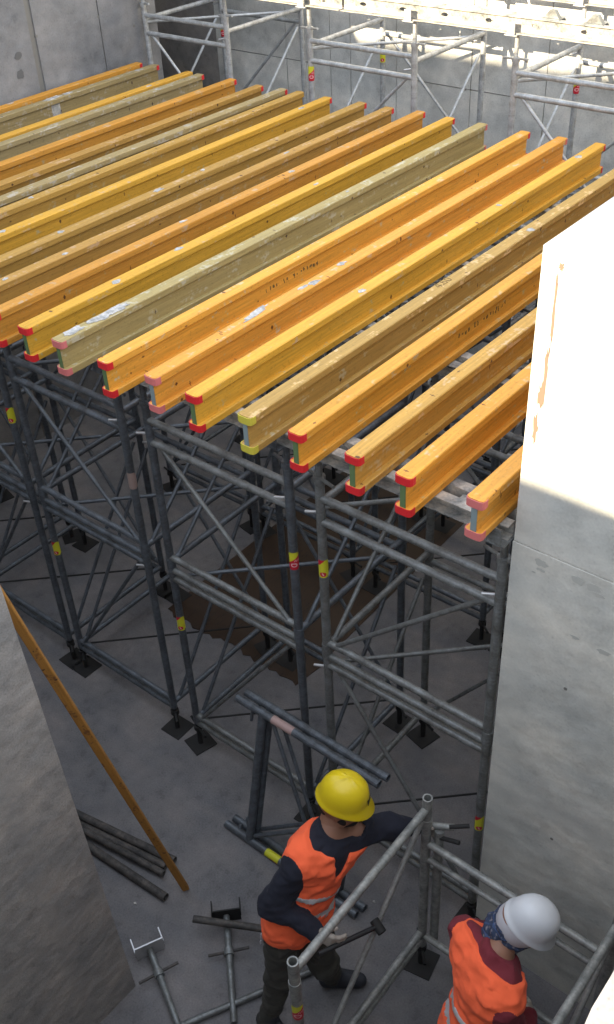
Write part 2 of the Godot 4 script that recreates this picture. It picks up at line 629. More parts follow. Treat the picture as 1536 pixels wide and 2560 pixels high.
func build_setting() -> void:
	var pm := PlaneMesh.new()
	pm.size = Vector2(300, 300)
	var fl := MeshInstance3D.new()
	fl.name = "floor"
	fl.mesh = pm
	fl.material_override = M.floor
	fl.position = Vector3(-5, 0, -5)
	fl.set_meta("kind", "structure")
	add_child(fl)

	# right wall: sunlit top, cold joint 2.985 m up
	var w := thing("concrete_wall", Vector3(0.2, 0, -5.5), "tall pale concrete wall with sunlit top at the right edge", "wall", "walls of the pit")
	slab("lower_lift", Vector3(-1.52, 0, -8.0), Vector3(2.0, 2.975, -3.0), M.wall, w)
	slab("upper_lift", Vector3(-1.517, 2.981, -8.0), Vector3(2.0, 4.26, -3.004), M.wall, w)
	for k in 16:
		var sx := rng.randf_range(-1.46, -0.75)
		var sy := 2.90 + rng.randf_range(-0.035, 0.035) if k < 14 else rng.randf_range(2.3, 2.7)
		var wd := rng.randf_range(0.008, 0.035)
		var pts := ragged(wd, wd * rng.randf_range(0.3, 0.7), 13, 0.3)
		var xf := Transform3D(Basis(Vector3.RIGHT, PI / 2), Vector3(sx, sy, -2.9995 + k * 0.00012) - w.position)
		part(w, "stain", plan_mesh(pts, 0.0, 0.0004), M.stain, xf)
	# rust-brown runs near the corner of the upper lift
	for q in [[-1.452, 4.04, 0.005, 0.14], [-1.458, 3.78, 0.007, 0.12], [-1.466, 3.69, 0.011, 0.05], [-1.475, 3.55, 0.010, 0.06], [-1.442, 4.2, 0.009, 0.014], [-1.08, 4.12, 0.03, 0.012], [-1.05, 4.10, 0.012, 0.02]]:
		var pts := ragged(q[2], q[3], 23, 0.42)
		part(w, "rust_stain", plan_mesh(pts, 0.0, 0.0012 + q[2] * 0.02), M.rust_stain, Transform3D(Basis(Vector3.RIGHT, PI / 2), Vector3(q[0], q[1], -3.0035) - w.position))
	for q in [[-1.2, 2.3], [-1.15, 1.25]]:
		part(w, "tie_hole", unit_tube, M.joint, tube_xf(Vector3(q[0], q[1], -3.01) - w.position, Vector3(q[0], q[1], -2.999) - w.position, 0.009))

	# near wall whose top shows at the bottom right corner
	var nw := thing("concrete_wall", Vector3(1.0, 0, 1.0), "bright rough wall top right below the camera, bottom right corner", "wall", "walls of the pit")
	var np := PackedVector2Array([Vector2(2.1, 5.8), Vector2(-0.2, 5.8)])
	for i in 150:
		np.append(Vector2(-0.195 + rng.randf_range(-0.004, 0.004) + 0.006 * sin(i * 0.9) * sin(i * 0.37), lerpf(5.7, -2.9, i / 149.0)))
	np.append(Vector2(-0.2, -2.95))
	np.append(Vector2(2.1, -2.95))
	for i in np.size():
		np[i] -= Vector2(nw.position.x, nw.position.z)
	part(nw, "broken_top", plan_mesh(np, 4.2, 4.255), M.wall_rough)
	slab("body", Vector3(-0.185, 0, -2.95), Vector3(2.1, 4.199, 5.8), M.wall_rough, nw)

	# left near wall, seen along its +x face; its free edge leans a touch
	var lw := thing("concrete_wall", Vector3(-3.1, 0, 1.5), "rough grey-brown concrete wall filling the lower left corner", "wall", "walls of the pit")
	var st := SurfaceTool.new()
	st.begin(Mesh.PRIMITIVE_TRIANGLES)
	var pb := [Vector3(-2.865, 0, -1.545), Vector3(-2.865, 0, 5.8), Vector3(-3.4, 0, 5.8), Vector3(-3.4, 0, -1.545)]
	var pt := [Vector3(-2.865, 4.2, -1.435), Vector3(-2.865, 4.2, 5.8), Vector3(-3.4, 4.2, 5.8), Vector3(-3.4, 4.2, -1.435)]
	var nn := [Vector3.RIGHT, Vector3.BACK, Vector3.LEFT, Vector3.FORWARD]
	for i in 4:
		var j := (i + 1) % 4
		quad(st, pb[i] - lw.position, pb[j] - lw.position, pt[j] - lw.position, pt[i] - lw.position, nn[i])
	quad(st, pt[0] - lw.position, pt[1] - lw.position, pt[2] - lw.position, pt[3] - lw.position, Vector3.UP)
	quad(st, pb[0] - lw.position, pb[1] - lw.position, pb[2] - lw.position, pb[3] - lw.position, Vector3.DOWN)
	part(lw, "body", st.commit(), M.wall_rough)
	slab("return_wall", Vector3(-7.84, 0, -1.43), Vector3(-3.402, 4.2, -1.0), M.wall_rough, lw)

	# cross wall under the photographer
	var cw := thing("concrete_wall", Vector3(-1.5, 0, 0.6), "concrete cross wall below the photographer, closing the near side of pit", "wall", "walls of the pit")
	slab("body", Vector3(-2.86, 0, 0.35), Vector3(-0.205, 4.2, 0.85), M.wall_rough, cw)

	# far left wall with a doorway next to the back corner
	var fw := thing("concrete_wall", Vector3(-8.0, 0, -4.0), "light grey panelled concrete wall at the far left", "wall", "walls of the pit")
	var zs := [-7.2, -6.5, -5.735, -4.95, -4.2, -3.45, 5.8]
	for i in zs.size() - 1:
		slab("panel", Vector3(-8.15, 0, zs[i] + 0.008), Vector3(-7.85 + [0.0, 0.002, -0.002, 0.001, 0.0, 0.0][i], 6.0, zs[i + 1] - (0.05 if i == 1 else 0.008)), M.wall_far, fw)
	slab("joint_core", Vector3(-8.14, 0, -7.19), Vector3(-7.862, 5.99, 5.79), M.joint, fw)
	slab("door_lintel", Vector3(-8.15, 4.6, -8.27), Vector3(-7.851, 6.0, -7.2), M.wall_far, fw)
	slab("passage_wall", Vector3(-9.8, 0, -8.5), Vector3(-9.602, 6.0, -6.5), M.wall_rough, fw)
	slab("passage_side", Vector3(-9.4, 0, -7.0), Vector3(-8.15, 6.0, -6.85), M.wall_rough, fw)
	slab("passage_back", Vector3(-9.6, 0, -8.55), Vector3(-8.152, 6.0, -8.272), M.wall_rough, fw)
	slab("passage_ceiling", Vector3(-9.6, 6.0, -8.5), Vector3(-8.151, 6.2, -6.5), M.wall_rough, fw)
	for q in [[3.53, -5.565], [3.385, -5.55]]:
		part(fw, "stain", plan_mesh(ragged(0.036, 0.038, 14, 0.2), 0, 0.001), M.stain_dark, Transform3D(Basis(Vector3.BACK, -PI / 2), Vector3(-7.8495, q[0], q[1]) - fw.position))
	for q in [[3.64, -5.79], [3.66, -6.49], [3.5, -6.9]]:
		part(fw, "tie_hole", unit_tube, M.joint, tube_xf(Vector3(-7.86, q[0], q[1]) - fw.position, Vector3(-7.8465, q[0], q[1]) - fw.position, 0.012))

	# back wall
	var bw := thing("concrete_wall", Vector3(-4.0, 0, -8.4), "streaked concrete back wall behind the far scaffold towers", "wall", "walls of the pit")
	var xs := [-8.15, -7.19, -6.63, -6.385, -5.85, -5.04, -4.3, -3.55, -2.8, -2.0, -1.53]
	for i in xs.size() - 1:
		for lv in [[0.0, 2.985], [2.995, 6.0]]:
			var pr := rng.randf_range(-0.002, 0.003)
			slab("panel", Vector3(xs[i] + 0.004, lv[0], -8.55), Vector3(xs[i + 1] - 0.004, lv[1], -8.27 + pr), M.wall_back, bw)
	slab("joint_core", Vector3(-8.14, 0, -8.54), Vector3(-1.54, 5.99, -8.282), M.joint, bw)
	for q in [[-5.1, 2.99], [-6.9, 3.2], [-5.5, 3.35], [-4.5, 3.3]]:
		part(bw, "tie_hole", unit_tube, M.joint, tube_xf(Vector3(q[0], q[1], -8.28) - bw.position, Vector3(q[0], q[1], -8.264) - bw.position, 0.012))

	# the block behind the camera that keeps the pit in shade; lower towards the right
	var h1 := 3.68 + SUN_M * (6.0 + 6.97)
	var h2 := 3.255 + SUN_M * 9.0
	var xs0 := -1.55 - SUN_A * 8.92
	var nb := thing("neighbouring_building", Vector3(-12, 0, 8), "plain concrete building behind the photographer", "building")
	var bx := xs0 - SUN_A * 4.0 - 0.06
	var o2 := Vector2(nb.position.x, nb.position.z)
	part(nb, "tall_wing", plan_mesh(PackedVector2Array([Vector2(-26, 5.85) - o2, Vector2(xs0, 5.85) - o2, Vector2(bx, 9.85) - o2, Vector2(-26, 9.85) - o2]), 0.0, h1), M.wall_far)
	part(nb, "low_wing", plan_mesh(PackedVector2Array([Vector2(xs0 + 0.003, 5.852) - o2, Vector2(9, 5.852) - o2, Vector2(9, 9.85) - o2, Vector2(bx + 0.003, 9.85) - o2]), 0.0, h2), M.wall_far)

	# brown sheet let into the floor, ragged along the near edge
	var pts := PackedVector2Array()
	pts.append(Vector2(-5.0, -6.6))
	pts.append(Vector2(-3.66, -6.6))
	pts.append(Vector2(-3.60, -4.3))
	pts.append(Vector2(-3.58, -4.12))
	var n := 26
	for i in n + 1:
		var t := i / float(n)
		pts.append(Vector2(lerpf(-3.61, -4.98, t), -3.885 + rng.randf_range(-0.022, 0.022) + (0.02 if t > 0.6 else 0.0)))
	var sheet := thing("plywood_sheet", Vector3.ZERO, "dark brown ragged-edged sheet lying on floor under the middle towers", "sheet")
	part(sheet, "panel", plan_mesh(pts, 0.0, 0.006), M.ply)

# ---------------------------------------------------------------- H20 beams
func flange_mesh(len: float) -> ArrayMesh:
	# plan outline with rounded ends, chamfered top edges by a second, narrower layer
	var st := SurfaceTool.new()
	st.begin(Mesh.PRIMITIVE_TRIANGLES)
	var c := 0.004
	var pr := PackedVector2Array([Vector2(0.04, -0.02 + c), Vector2(0.04, 0.02 - c), Vector2(0.04 - c, 0.02), Vector2(-0.04 + c, 0.02), Vector2(-0.04, 0.02 - c), Vector2(-0.04, -0.02 + c), Vector2(-0.04 + c, -0.02), Vector2(0.04 - c, -0.02)])
	extrude_z(st, pr, Vector3.ZERO, -len * 0.5 + 0.016, len * 0.5 - 0.016)
	for e in [-1.0, 1.0]:
		var z0: float = e * (len * 0.5 - 0.016)
		var z1: float = e * len * 0.5
		var p := PackedVector2Array([Vector2(-0.04, z0), Vector2(-0.036, lerpf(z0, z1, 0.6)), Vector2(-0.024, z1), Vector2(0.024, z1), Vector2(0.036, lerpf(z0, z1, 0.6)), Vector2(0.04, z0)])
		add_plan(st, p, -0.0198, 0.0196)
	return st.commit()

func cap_mesh() -> ArrayMesh:
	# plastic shoe round the end of a flange: end plate and two short cheeks (end at z = 0, beam towards -z)
	var o := PackedVector2Array([Vector2(-0.042, -0.034), Vector2(-0.042, -0.012), Vector2(-0.037, 0.0), Vector2(-0.024, 0.005), Vector2(0.024, 0.005), Vector2(0.037, 0.0), Vector2(0.042, -0.012), Vector2(0.042, -0.034), Vector2(0.0393, -0.034), Vector2(0.0393, -0.012), Vector2(0.035, -0.003), Vector2(0.023, 0.001), Vector2(-0.023, 0.001), Vector2(-0.035, -0.003), Vector2(-0.0393, -0.012), Vector2(-0.0393, -0.034)])
	return plan_mesh(o, -0.0206, 0.0165)

func build_beams() -> void:
	# x, near z, far z, wood, cap (0 red, 1 worn, 2 none), look
	var B := [
		[-1.62, -2.835, -6.9, 1, 1, "orange"], [-1.935, -2.797, -6.88, 1, 0, "vivid orange-yellow"], [-2.193, -2.793, -6.9, 4, 0, "amber"], [-2.50, -2.785, -6.87, 1, 0, "bright orange-yellow"],
		[-2.766, -2.762, -6.95, 3, 2, "weathered brown"], [-3.095, -2.753, -6.85, 0, 0, "bright yellow"], [-3.377, -2.76, -6.83, 1, 1, "scuffed orange"], [-3.67, -2.726, -6.81, 1, 0, "orange"],
		[-4.03, -2.738, -6.81, 2, 1, "faded olive-grey"], [-4.304, -2.73, -6.806, 0, 0, "yellow"], [-4.58, -2.735, -6.82, 1, 0, "warm yellow"], [-4.853, -2.73, -6.78, 4, 0, "pinkish amber"],
		[-5.117, -2.74, -6.778, 4, 0, "dull amber"], [-5.436, -2.73, -6.746, 0, 0, "strong yellow"], [-5.74, -2.735, -6.757, 4, 2, "dusty tan"], [-5.92, -2.73, -6.747, 2, 0, "pale grey-green"],
		[-6.16, -2.74, -6.72, 4, 0, "muted ochre"], [-6.49, -2.73, -6.75, 1, 0, "deep yellow"], [-6.854, -2.735, -6.72, 2, 0, "bleached olive"], [-6.994, -2.74, -6.73, 0, 2, "yellow"],
		[-7.44, -2.73, -6.744, 2, 0, "whitened grey"], [-7.63, -2.735, -6.71, 1, 0, "golden"]]
	var ords := ["first", "second", "third", "fourth", "fifth", "sixth", "seventh", "eighth", "ninth", "tenth", "eleventh", "twelfth", "thirteenth", "fourteenth", "fifteenth", "sixteenth", "seventeenth", "eighteenth", "nineteenth", "twentieth", "twenty-first", "last"]
	var capm := cap_mesh()
	var webe := box_mesh(0.0275, 0.121, 0.002)
	for i in B.size():
		var q: Array = B[i]
		var zn: float = q[1]
		var zf: float = q[2]
		var ln := zn - zf
		var zc := (zn + zf) * 0.5
		var t := thing("timber_beam", Vector3(q[0], 3.05, zc), "%s timber formwork beam, %s counted from the right concrete wall" % [q[5], ords[i]], "beam", "timber beams laid across the towers")
		t.rotation.y = rng.randf_range(-0.003, 0.003)
		var wm: StandardMaterial3D = M.wood[q[3]].duplicate()
		wm.uv1_offset = Vector3(rng.randf(), rng.randf(), 0)
		var tone := rng.randf_range(0.93, 1.0) * (1.0 if i < 9 else 0.9)
		wm.albedo_color = Color(tone, tone * rng.randf_range(0.97, 1.0), tone * rng.randf_range(0.9, 1.0))
		var fm := flange_mesh(ln)
		var tm: StandardMaterial3D = M.wood_top[q[3]].duplicate()
		tm.uv1_offset = wm.uv1_offset
		tm.albedo_color = wm.albedo_color
		var top := part(t, "top_flange", fm, tm, Transform3D(Basis.IDENTITY, Vector3(0, 0.18, 0)))
		var bot := part(t, "bottom_flange", fm, wm, Transform3D(Basis.IDENTITY, Vector3(0, 0.02, 0)))
		var web := part(t, "web", box_mesh(0.03, 0.124, ln - 0.01, 0.0), wm, Transform3D(Basis.IDENTITY, Vector3(0, 0.1, 0)))
		var gm: Material = M.web_end_grey if (q[4] == 2 or i == 0 or i == 6) else M.web_end
		sub(web, "web_end", webe, gm, Transform3D(Basis.IDENTITY, Vector3(0, 0.1, ln * 0.5 - 0.003)))
		for e in [1.0, -1.0]:
			for y in [0.02, 0.18]:
				var cm: Material = M.cap
				if q[4] == 1:
					cm = M.cap_worn
				if q[4] == 2:
					cm = M.cap_yellow
				if q[4] == 2 and e < 0:
					continue
				var b := Basis.IDENTITY if e > 0 else Basis(Vector3.UP, PI)
				if y < 0.1:
					b = b * Basis(Vector3.BACK, PI)
				sub(bot if y < 0.1 else top, "end_cap", capm, cm, Transform3D(b, Vector3(0, y, e * ln * 0.5)))
		# dried mortar splashes on the top flange
		for k in rng.randi_range(0, 3):
			var s := rng.randf_range(0.012, 0.03)
			var zz := rng.randf_range(-0.45, 0.45) * ln
			sub(top, "mortar_patch", plan_mesh(ragged(s * 0.8, s * rng.randf_range(0.8, 2.0), 11, 0.35), 0.0, 0.0015 + k * 0.0004), M.mortar, Transform3D(Basis.IDENTITY, Vector3(rng.randf_range(-0.015, 0.015), 0.2, zz)))
		if i == 6:
			sub(top, "mortar_patch", plan_mesh(ragged(0.022, 0.1, 19, 0.3), 0.0, 0.0025), M.mortar, Transform3D(Basis(Vector3.UP, 0.1), Vector3(-0.012, 0.2, ln * 0.5 - 0.78)))
		if i == 8:
			for z in [0.12, 0.3, 0.42]:
				sub(top, "mortar_patch", plan_mesh(ragged(0.03, 0.07, 17, 0.35), 0.0, 0.003 + z * 0.004), M.mortar, Transform3D(Basis.IDENTITY, Vector3(0.0, 0.2, ln * 0.5 - z)))
		if i == 20:
			sub(top, "mortar_patch", plan_mesh(ragged(0.035, 0.09, 15, 0.3), 0.0, 0.003), M.mortar, Transform3D(Basis.IDENTITY, Vector3(0, 0.2, -0.8)))
			sub(web, "mortar_patch", box_mesh(0.002, 0.12, 0.09), M.mortar, Transform3D(Basis.IDENTITY, Vector3(0.016, 0.1, -0.8)))
		if i == 4:
			letters(top, "4.60", Vector3(-0.018, 0.2005, ln * 0.5 - 1.62), Basis(Vector3.UP, PI / 2) * Basis(Vector3.RIGHT, -PI / 2), 0.055)
		if i == 7 or i == 3:
			# illegible stencilled print on the web
			var r := RandomNumberGenerator.new()
			r.seed = 40 + i
			var st := SurfaceTool.new()
			st.begin(Mesh.PRIMITIVE_TRIANGLES)
			for c in 16:
				if c == 4 or c == 7:
					continue
				for s in r.randi_range(1, 4):
					add_box(st, Vector3(0.0155, 0.1 + r.randf_range(-0.012, 0.012), -0.03 * c + r.randf_range(-0.006, 0.006)), Vector3(0.001, r.randf_range(0.004, 0.02), r.randf_range(0.002, 0.012)))
			var sp := sub(web, "stencil_print", st.commit(), M.ink, Transform3D(Basis.IDENTITY, Vector3(0, 0, ln * 0.5 - (1.2 if i == 7 else 1.3))))
			sp.set_meta("kind", "stuff")

func letters(parent: MeshInstance3D, s: String, at: Vector3, b: Basis, h: float) -> void:
	var f := SystemFont.new()
	f.font_names = PackedStringArray(["Droid Sans"])
	var tm := TextMesh.new()
	tm.text = s
	tm.font = f
	tm.font_size = 32
	tm.pixel_size = h / 26.0
	tm.depth = 0.0008
	sub(parent, "printed_length", tm, M.ink, Transform3D(b, at))

# ---------------------------------------------------------------- shoring towers
func base_jack(t: Node3D, x: float, z: float, top: float, turn: float) -> void:
	var o := t.position
	var pl := box_mesh(0.17, 0.17, 0.009)
	var b := Basis(Vector3.UP, turn) * Basis(Vector3.RIGHT, PI / 2)
	var p := part(t, "base_plate", pl, M.dark_steel, Transform3D(b, Vector3(x, 0.0047, z) - o))
	sub(p, "spindle", unit_tube, M.dark_steel, tube_xf(Vector3(x, 0.009, z) - o, Vector3(x, top, z) - o, 0.018))
	sub(p, "jack_nut", unit_tube, M.dark_steel, tube_xf(Vector3(x, top - 0.065, z) - o, Vector3(x, top - 0.03, z) - o, 0.03))
	var d := Vector3(cos(turn + 0.6), 0.0, sin(turn + 0.6)) * 0.11
	sub(p, "nut_handle", unit_tube, M.dark_steel, tube_xf(Vector3(x, top - 0.047, z) - d - o, Vector3(x, top - 0.047, z) + d - o, 0.009))

func head_jack(t: Node3D, x: float, z: float, bottom: float, top: float, m: Material) -> void:
	var o := t.position
	var st := SurfaceTool.new()
	st.begin(Mesh.PRIMITIVE_TRIANGLES)
	add_box(st, Vector3(0, -0.0035, 0), Vector3(0.1, 0.007, 0.21))
	for s in [-1, 1]:
		add_box(st, Vector3(0, 0.04, s * 0.1), Vector3(0.06, 0.08, 0.007))
	var p := part(t, "fork_head", st.commit(), m, Transform3D(Basis.IDENTITY, Vector3(x, top, z) - o))
	sub(p, "head_spindle", unit_tube, m, tube_xf(Vector3(x, bottom, z) - o, Vector3(x, top - 0.007, z) - o, 0.017))
	sub(p, "head_nut", unit_tube, m, tube_xf(Vector3(x, bottom, z) - o, Vector3(x, bottom + 0.03, z) - o, 0.031))
	var d := Vector3(0.12, 0.015, 0.04)
	sub(p, "nut_handle", unit_tube, m, tube_xf(Vector3(x, bottom + 0.02, z) - d - o, Vector3(x, bottom + 0.02, z) + d - o, 0.009))

# printed label wrapped round the half of a leg that faces the yard
func sticker(t: Node3D, at: Vector3, r: float, kind: int) -> void:
	var st := SurfaceTool.new()
	st.begin(Mesh.PRIMITIVE_TRIANGLES)
	var n := 12
	var rr := r + 0.0012
	for i in n:
		var a0 := lerpf(-0.55, 2.15, i / float(n))
		var a1 := lerpf(-0.55, 2.15, (i + 1) / float(n))
		# rounded corners: the outer strips are shorter
		var h0 := 0.058 * (1.0 if i > 1 and i < n - 1 else 0.86)
		var c := [[a0, -h0], [a1, -h0], [a1, h0], [a0, -h0], [a1, h0], [a0, h0]]
		for q in c:
			var d := Vector3(cos(q[0]), 0, sin(q[0]))
			st.set_normal(d)
			st.set_uv(Vector2(1.0 - (q[0] + 0.55) / 2.7, 0.5 - q[1] / 0.116))
			st.add_vertex(d * rr + Vector3(0, q[1], 0))
	part(t, "sticker", st.commit(), M.sticker[kind], Transform3D(Basis.IDENTITY, at - t.position))

# x0 < x1, z0 (near) > z1 (far); levels from the floor up; flip mirrors the front diagonals
func tower(x0: float, x1: float, z0: float, z1: float, levels: Array, base_y: float, post_top: float, waler_y: float, flip: bool, label: String, group: String, m: Material, mf: Material, r_post := 0.0245) -> Node3D:
	var t := thing("shoring_tower", Vector3((x0 + x1) * 0.5, 0, (z0 + z1) * 0.5), label, "scaffold tower", group)
	var cs := [Vector2(x0, z0), Vector2(x1, z0), Vector2(x1, z1), Vector2(x0, z1)]
	for c in cs:
		var y0 := base_y - 0.02
		bar(t, "leg", Vector3(c.x, y0, c.y), Vector3(c.x, post_top, c.y), r_post, m)
		for lv in levels:
			if lv[3] > 0.0:
				bar(t, "leg_coupler", Vector3(c.x, lv[3] - 0.05, c.y), Vector3(c.x, lv[3] + 0.05, c.y), r_post + 0.004, m)
		base_jack(t, c.x, c.y, base_y - 0.02, rng.randf_range(-0.5, 0.1))
		if waler_y > 0.0:
			head_jack(t, c.x, c.y, post_top, waler_y, m)
	# each level: [top rail, second rail, bottom rail, coupler height]
	for li in levels.size():
		var lv: Array = levels[li]
		for f in 4:
			var a: Vector2 = cs[f]
			var b: Vector2 = cs[(f + 1) % 4]
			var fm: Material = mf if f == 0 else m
			var dy := 0.0 if f % 2 == 0 else -0.035
			var rl := [lv[0], lv[1], lv[2]]
			if f % 2 == 1:
				rl = [lv[0], lv[2]] if li == 0 else [lv[2]]
			for ry in rl:
				if ry > 0.0:
					bar(t, "rail", Vector3(a.x, ry + dy, a.y), Vector3(b.x, ry + dy, b.y), 0.021, fm)
			if li == levels.size() - 1 and f % 2 == 0:
				bar(t, "rail", Vector3(a.x, lv[2] - 0.08 + dy * 0.5, a.y), Vector3(b.x, lv[2] - 0.08 + dy * 0.5, b.y), 0.02, fm)
			# one diagonal brace in every face, alternating from lift to lift
			var up: Vector2 = a
			var dn: Vector2 = b
			var sw := (li % 2 == 1)
			if flip:
				sw = not sw
			if f == 1:
				sw = true
			if f == 3:
				sw = false
			if sw:
				up = b
				dn = a
			var e := (dn - up).normalized() * 0.06
			bar(t, "diagonal_brace", Vector3(up.x + e.x, lv[1] + dy, up.y + e.y), Vector3(dn.x - e.x, lv[2] + dy, dn.y - e.y), 0.0135, fm)
		bar(t, "plan_brace", Vector3(x0, lv[0] - 0.06, z0), Vector3(x1, lv[0] - 0.06, z1), 0.0135, m)
	bar(t, "plan_brace", Vector3(x0, base_y + 0.01, z0), Vector3(x1, base_y + 0.01, z1), 0.007, M.dark_steel)
	# locking pins where the rails meet the legs
	for c in cs:
		for lv in levels:
			if rng.randf() < 0.6:
				var s := 1.0 if c.x == x0 else -1.0
				bar(t, "locking_pin", Vector3(c.x + s * 0.02, lv[0] - 0.09, c.y + 0.012), Vector3(c.x + s * 0.075, lv[0] - 0.1, c.y + 0.03), 0.008, M.zinc)
	return t

func build_towers() -> void:
	var Lv := [[2.70, 2.555, 1.72, 0.0], [1.62, 1.55, 0.30, 1.66]]
	var cols := [[-2.59, -1.58], [-3.80, -2.79], [-5.02, -4.03], [-6.17, -5.16], [-7.36, -6.35]]
	var which := ["nearest the right concrete wall", "second from the right concrete wall", "third from the right concrete wall", "fourth from the right concrete wall", "fifth from the right concrete wall"]
	var g := "shoring towers under the timber beams"
	for i in cols.size():
		var m: Material = M.steel if i == 0 else M.steel_blue
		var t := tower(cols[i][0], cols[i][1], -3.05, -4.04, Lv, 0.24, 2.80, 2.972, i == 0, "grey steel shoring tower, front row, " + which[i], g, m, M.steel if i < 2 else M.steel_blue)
		for q in [[0, -2.59, 2.26, -3.05, 1], [0, -2.59, 2.2, -4.04, 1], [0, -1.58, 0.98, -3.05, 1], [1, -2.79, 2.21, -3.05, 0], [1, -2.79, 2.21, -4.04, 0], [1, -3.80, 1.18, -3.05, 1], [2, -4.03, 2.2, -3.05, 2], [2, -5.02, 1.2, -3.05, 1], [3, -6.17, 2.22, -4.04, 0], [3, -5.16, 2.24, -3.05, 1]]:
			if q[0] == i:
				sticker(t, Vector3(q[1], q[2], q[3]), 0.0245, q[4])
	for i in 4:
		tower(cols[i][0] + 0.02, cols[i][1] + 0.02, -5.1, -6.1, Lv, 0.24, 2.80, 2.972, i % 2 == 0, "grey steel shoring tower, rear row under beams, " + which[i], g, M.steel_blue, M.steel_blue)
	# taller towers behind the beam ends
	var Lf := [[3.585, 3.43, 2.55, 0.0], [2.45, 2.38, 1.30, 2.42], [1.22, 1.15, 0.30, 1.26]]
	var bc := [[-7.78, -6.75], [-5.81, -4.77], [-3.89, -2.86]]
	var bl := ["at the far left corner", "standing in the middle of the back wall", "at the right end of the back wall"]
	for i in 3:
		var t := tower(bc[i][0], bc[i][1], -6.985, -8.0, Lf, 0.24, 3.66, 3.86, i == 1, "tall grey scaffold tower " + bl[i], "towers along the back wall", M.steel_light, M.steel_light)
		sticker(t, Vector3(bc[i][0], 3.25, -8.0), 0.0245, i % 2)
		if i == 1:
			sticker(t, Vector3(bc[i][0], 3.33, -6.985), 0.0245, 0)
	# tower being put together by the two workers
	var t := thing("shoring_tower", Vector3(-1.16, 0, -2.14), "half-built low scaffold tower between the two workers", "scaffold tower")
	var ps := [Vector2(-1.665, -2.66), Vector2(-0.66, -2.66), Vector2(-0.66, -1.62), Vector2(-1.65, -1.62)]
	var ring := lathe([Vector2(0.019, 0.25), Vector2(0.019, 1.52), Vector2(0.0255, 1.52), Vector2(0.0255, 0.2)], 18)
	for p in ps:
		part(t, "leg", ring, M.steel_mid, Transform3D(Basis.IDENTITY, Vector3(p.x, 0, p.y) - t.position))
		base_jack(t, p.x, p.y, 0.22, 0.2)
		bar(t, "leg_coupler", Vector3(p.x, 1.30, p.y), Vector3(p.x, 1.36, p.y), 0.029, M.steel_mid)
	for q in [[0, 3], [1, 2]]:
		var a: Vector2 = ps[q[0]]
		var b: Vector2 = ps[q[1]]
		bar(t, "rail", Vector3(a.x, 1.44, a.y), Vector3(b.x, 1.44, b.y), 0.021, M.steel_mid)
		bar(t, "rail", Vector3(a.x, 0.34, a.y), Vector3(b.x, 0.34, b.y), 0.02, M.steel_mid)
		bar(t, "rail", Vector3(a.x, 0.26, a.y), Vector3(b.x, 0.26, b.y), 0.02, M.steel_mid)
		bar(t, "diagonal_brace", Vector3(a.x, 1.38, a.y + 0.05), Vector3(b.x, 0.36, b.y - 0.05), 0.0145, M.steel_mid)
	for q in [[0, 1]]:
		var a: Vector2 = ps[q[0]]
		var b: Vector2 = ps[q[1]]
		bar(t, "rail", Vector3(a.x, 1.16, a.y), Vector3(b.x, 1.16, b.y), 0.021, M.steel_mid)
		bar(t, "rail", Vector3(a.x, 1.03, a.y), Vector3(b.x, 1.03, b.y), 0.017, M.steel_mid)
		bar(t, "rail", Vector3(a.x, 0.3, a.y), Vector3(b.x, 0.3, b.y), 0.02, M.steel_mid)
	sticker(t, Vector3(-1.65, 1.12, -1.62), 0.0255, 0)
	# second leg and clamp lashed to the corner where the worker reaches
	bar(t, "spare_leg", Vector3(-1.612, 0.25, -2.70), Vector3(-1.612, 1.26, -2.70), 0.0245, M.steel_mid)
	bar(t, "clamp", Vector3(-1.68, 1.27, -2.68), Vector3(-1.55, 1.29, -2.74), 0.017, M.steel_mid)
	bar(t, "clamp_bolt", Vector3(-1.57, 1.3, -2.72), Vector3(-1.49, 1.31, -2.78), 0.011, M.dark_steel)
	bar(t, "clamp_bolt", Vector3(-1.60, 1.22, -2.69), Vector3(-1.5, 1.24, -2.71), 0.012, M.dark_steel)

# ---------------------------------------------------------------- steel walers
func channel_mesh(len: float, h: float, w: float, side: float) -> ArrayMesh:
	# C channel along x, open towards +z*side, web with oval holes
	var st := SurfaceTool.new()
	st.begin(Mesh.PRIMITIVE_TRIANGLES)
	var th := 0.006
	add_box(st, Vector3(0, h * 0.5 - th * 0.5, side * w * 0.5), Vector3(len, th, w))
	add_box(st, Vector3(0, -h * 0.5 + th * 0.5, side * w * 0.5), Vector3(len, th, w))
	holed_web(st, len, h - th * 2.0, 0.34, 0.032, 0.014, 0.0)
	holed_web(st, len, h - th * 2.0, 0.34, 0.032, 0.014, side * 0.006)
	return st.commit()

func holed_web(st: SurfaceTool, len: float, h: float, pitch: float, rx: float, ry: float, z: float) -> void:
	var n := maxi(1, int(len / pitch))
	var cw := len / n
	for i in n:
		var cx := -len * 0.5 + (i + 0.5) * cw
		var nn := Vector3.BACK
		for s in 16:
			var t0 := TAU * s / 16.0
			var t1 := TAU * (s + 1) / 16.0
			var o0 := edge_pt(t0, cw * 0.5, h * 0.5)
			var o1 := edge_pt(t1, cw * 0.5, h * 0.5)
			quad(st, Vector3(cx + cos(t0) * rx, sin(t0) * ry, z), Vector3(cx + o0.x, o0.y, z), Vector3(cx + o1.x, o1.y, z), Vector3(cx + cos(t1) * rx, sin(t1) * ry, z), nn)

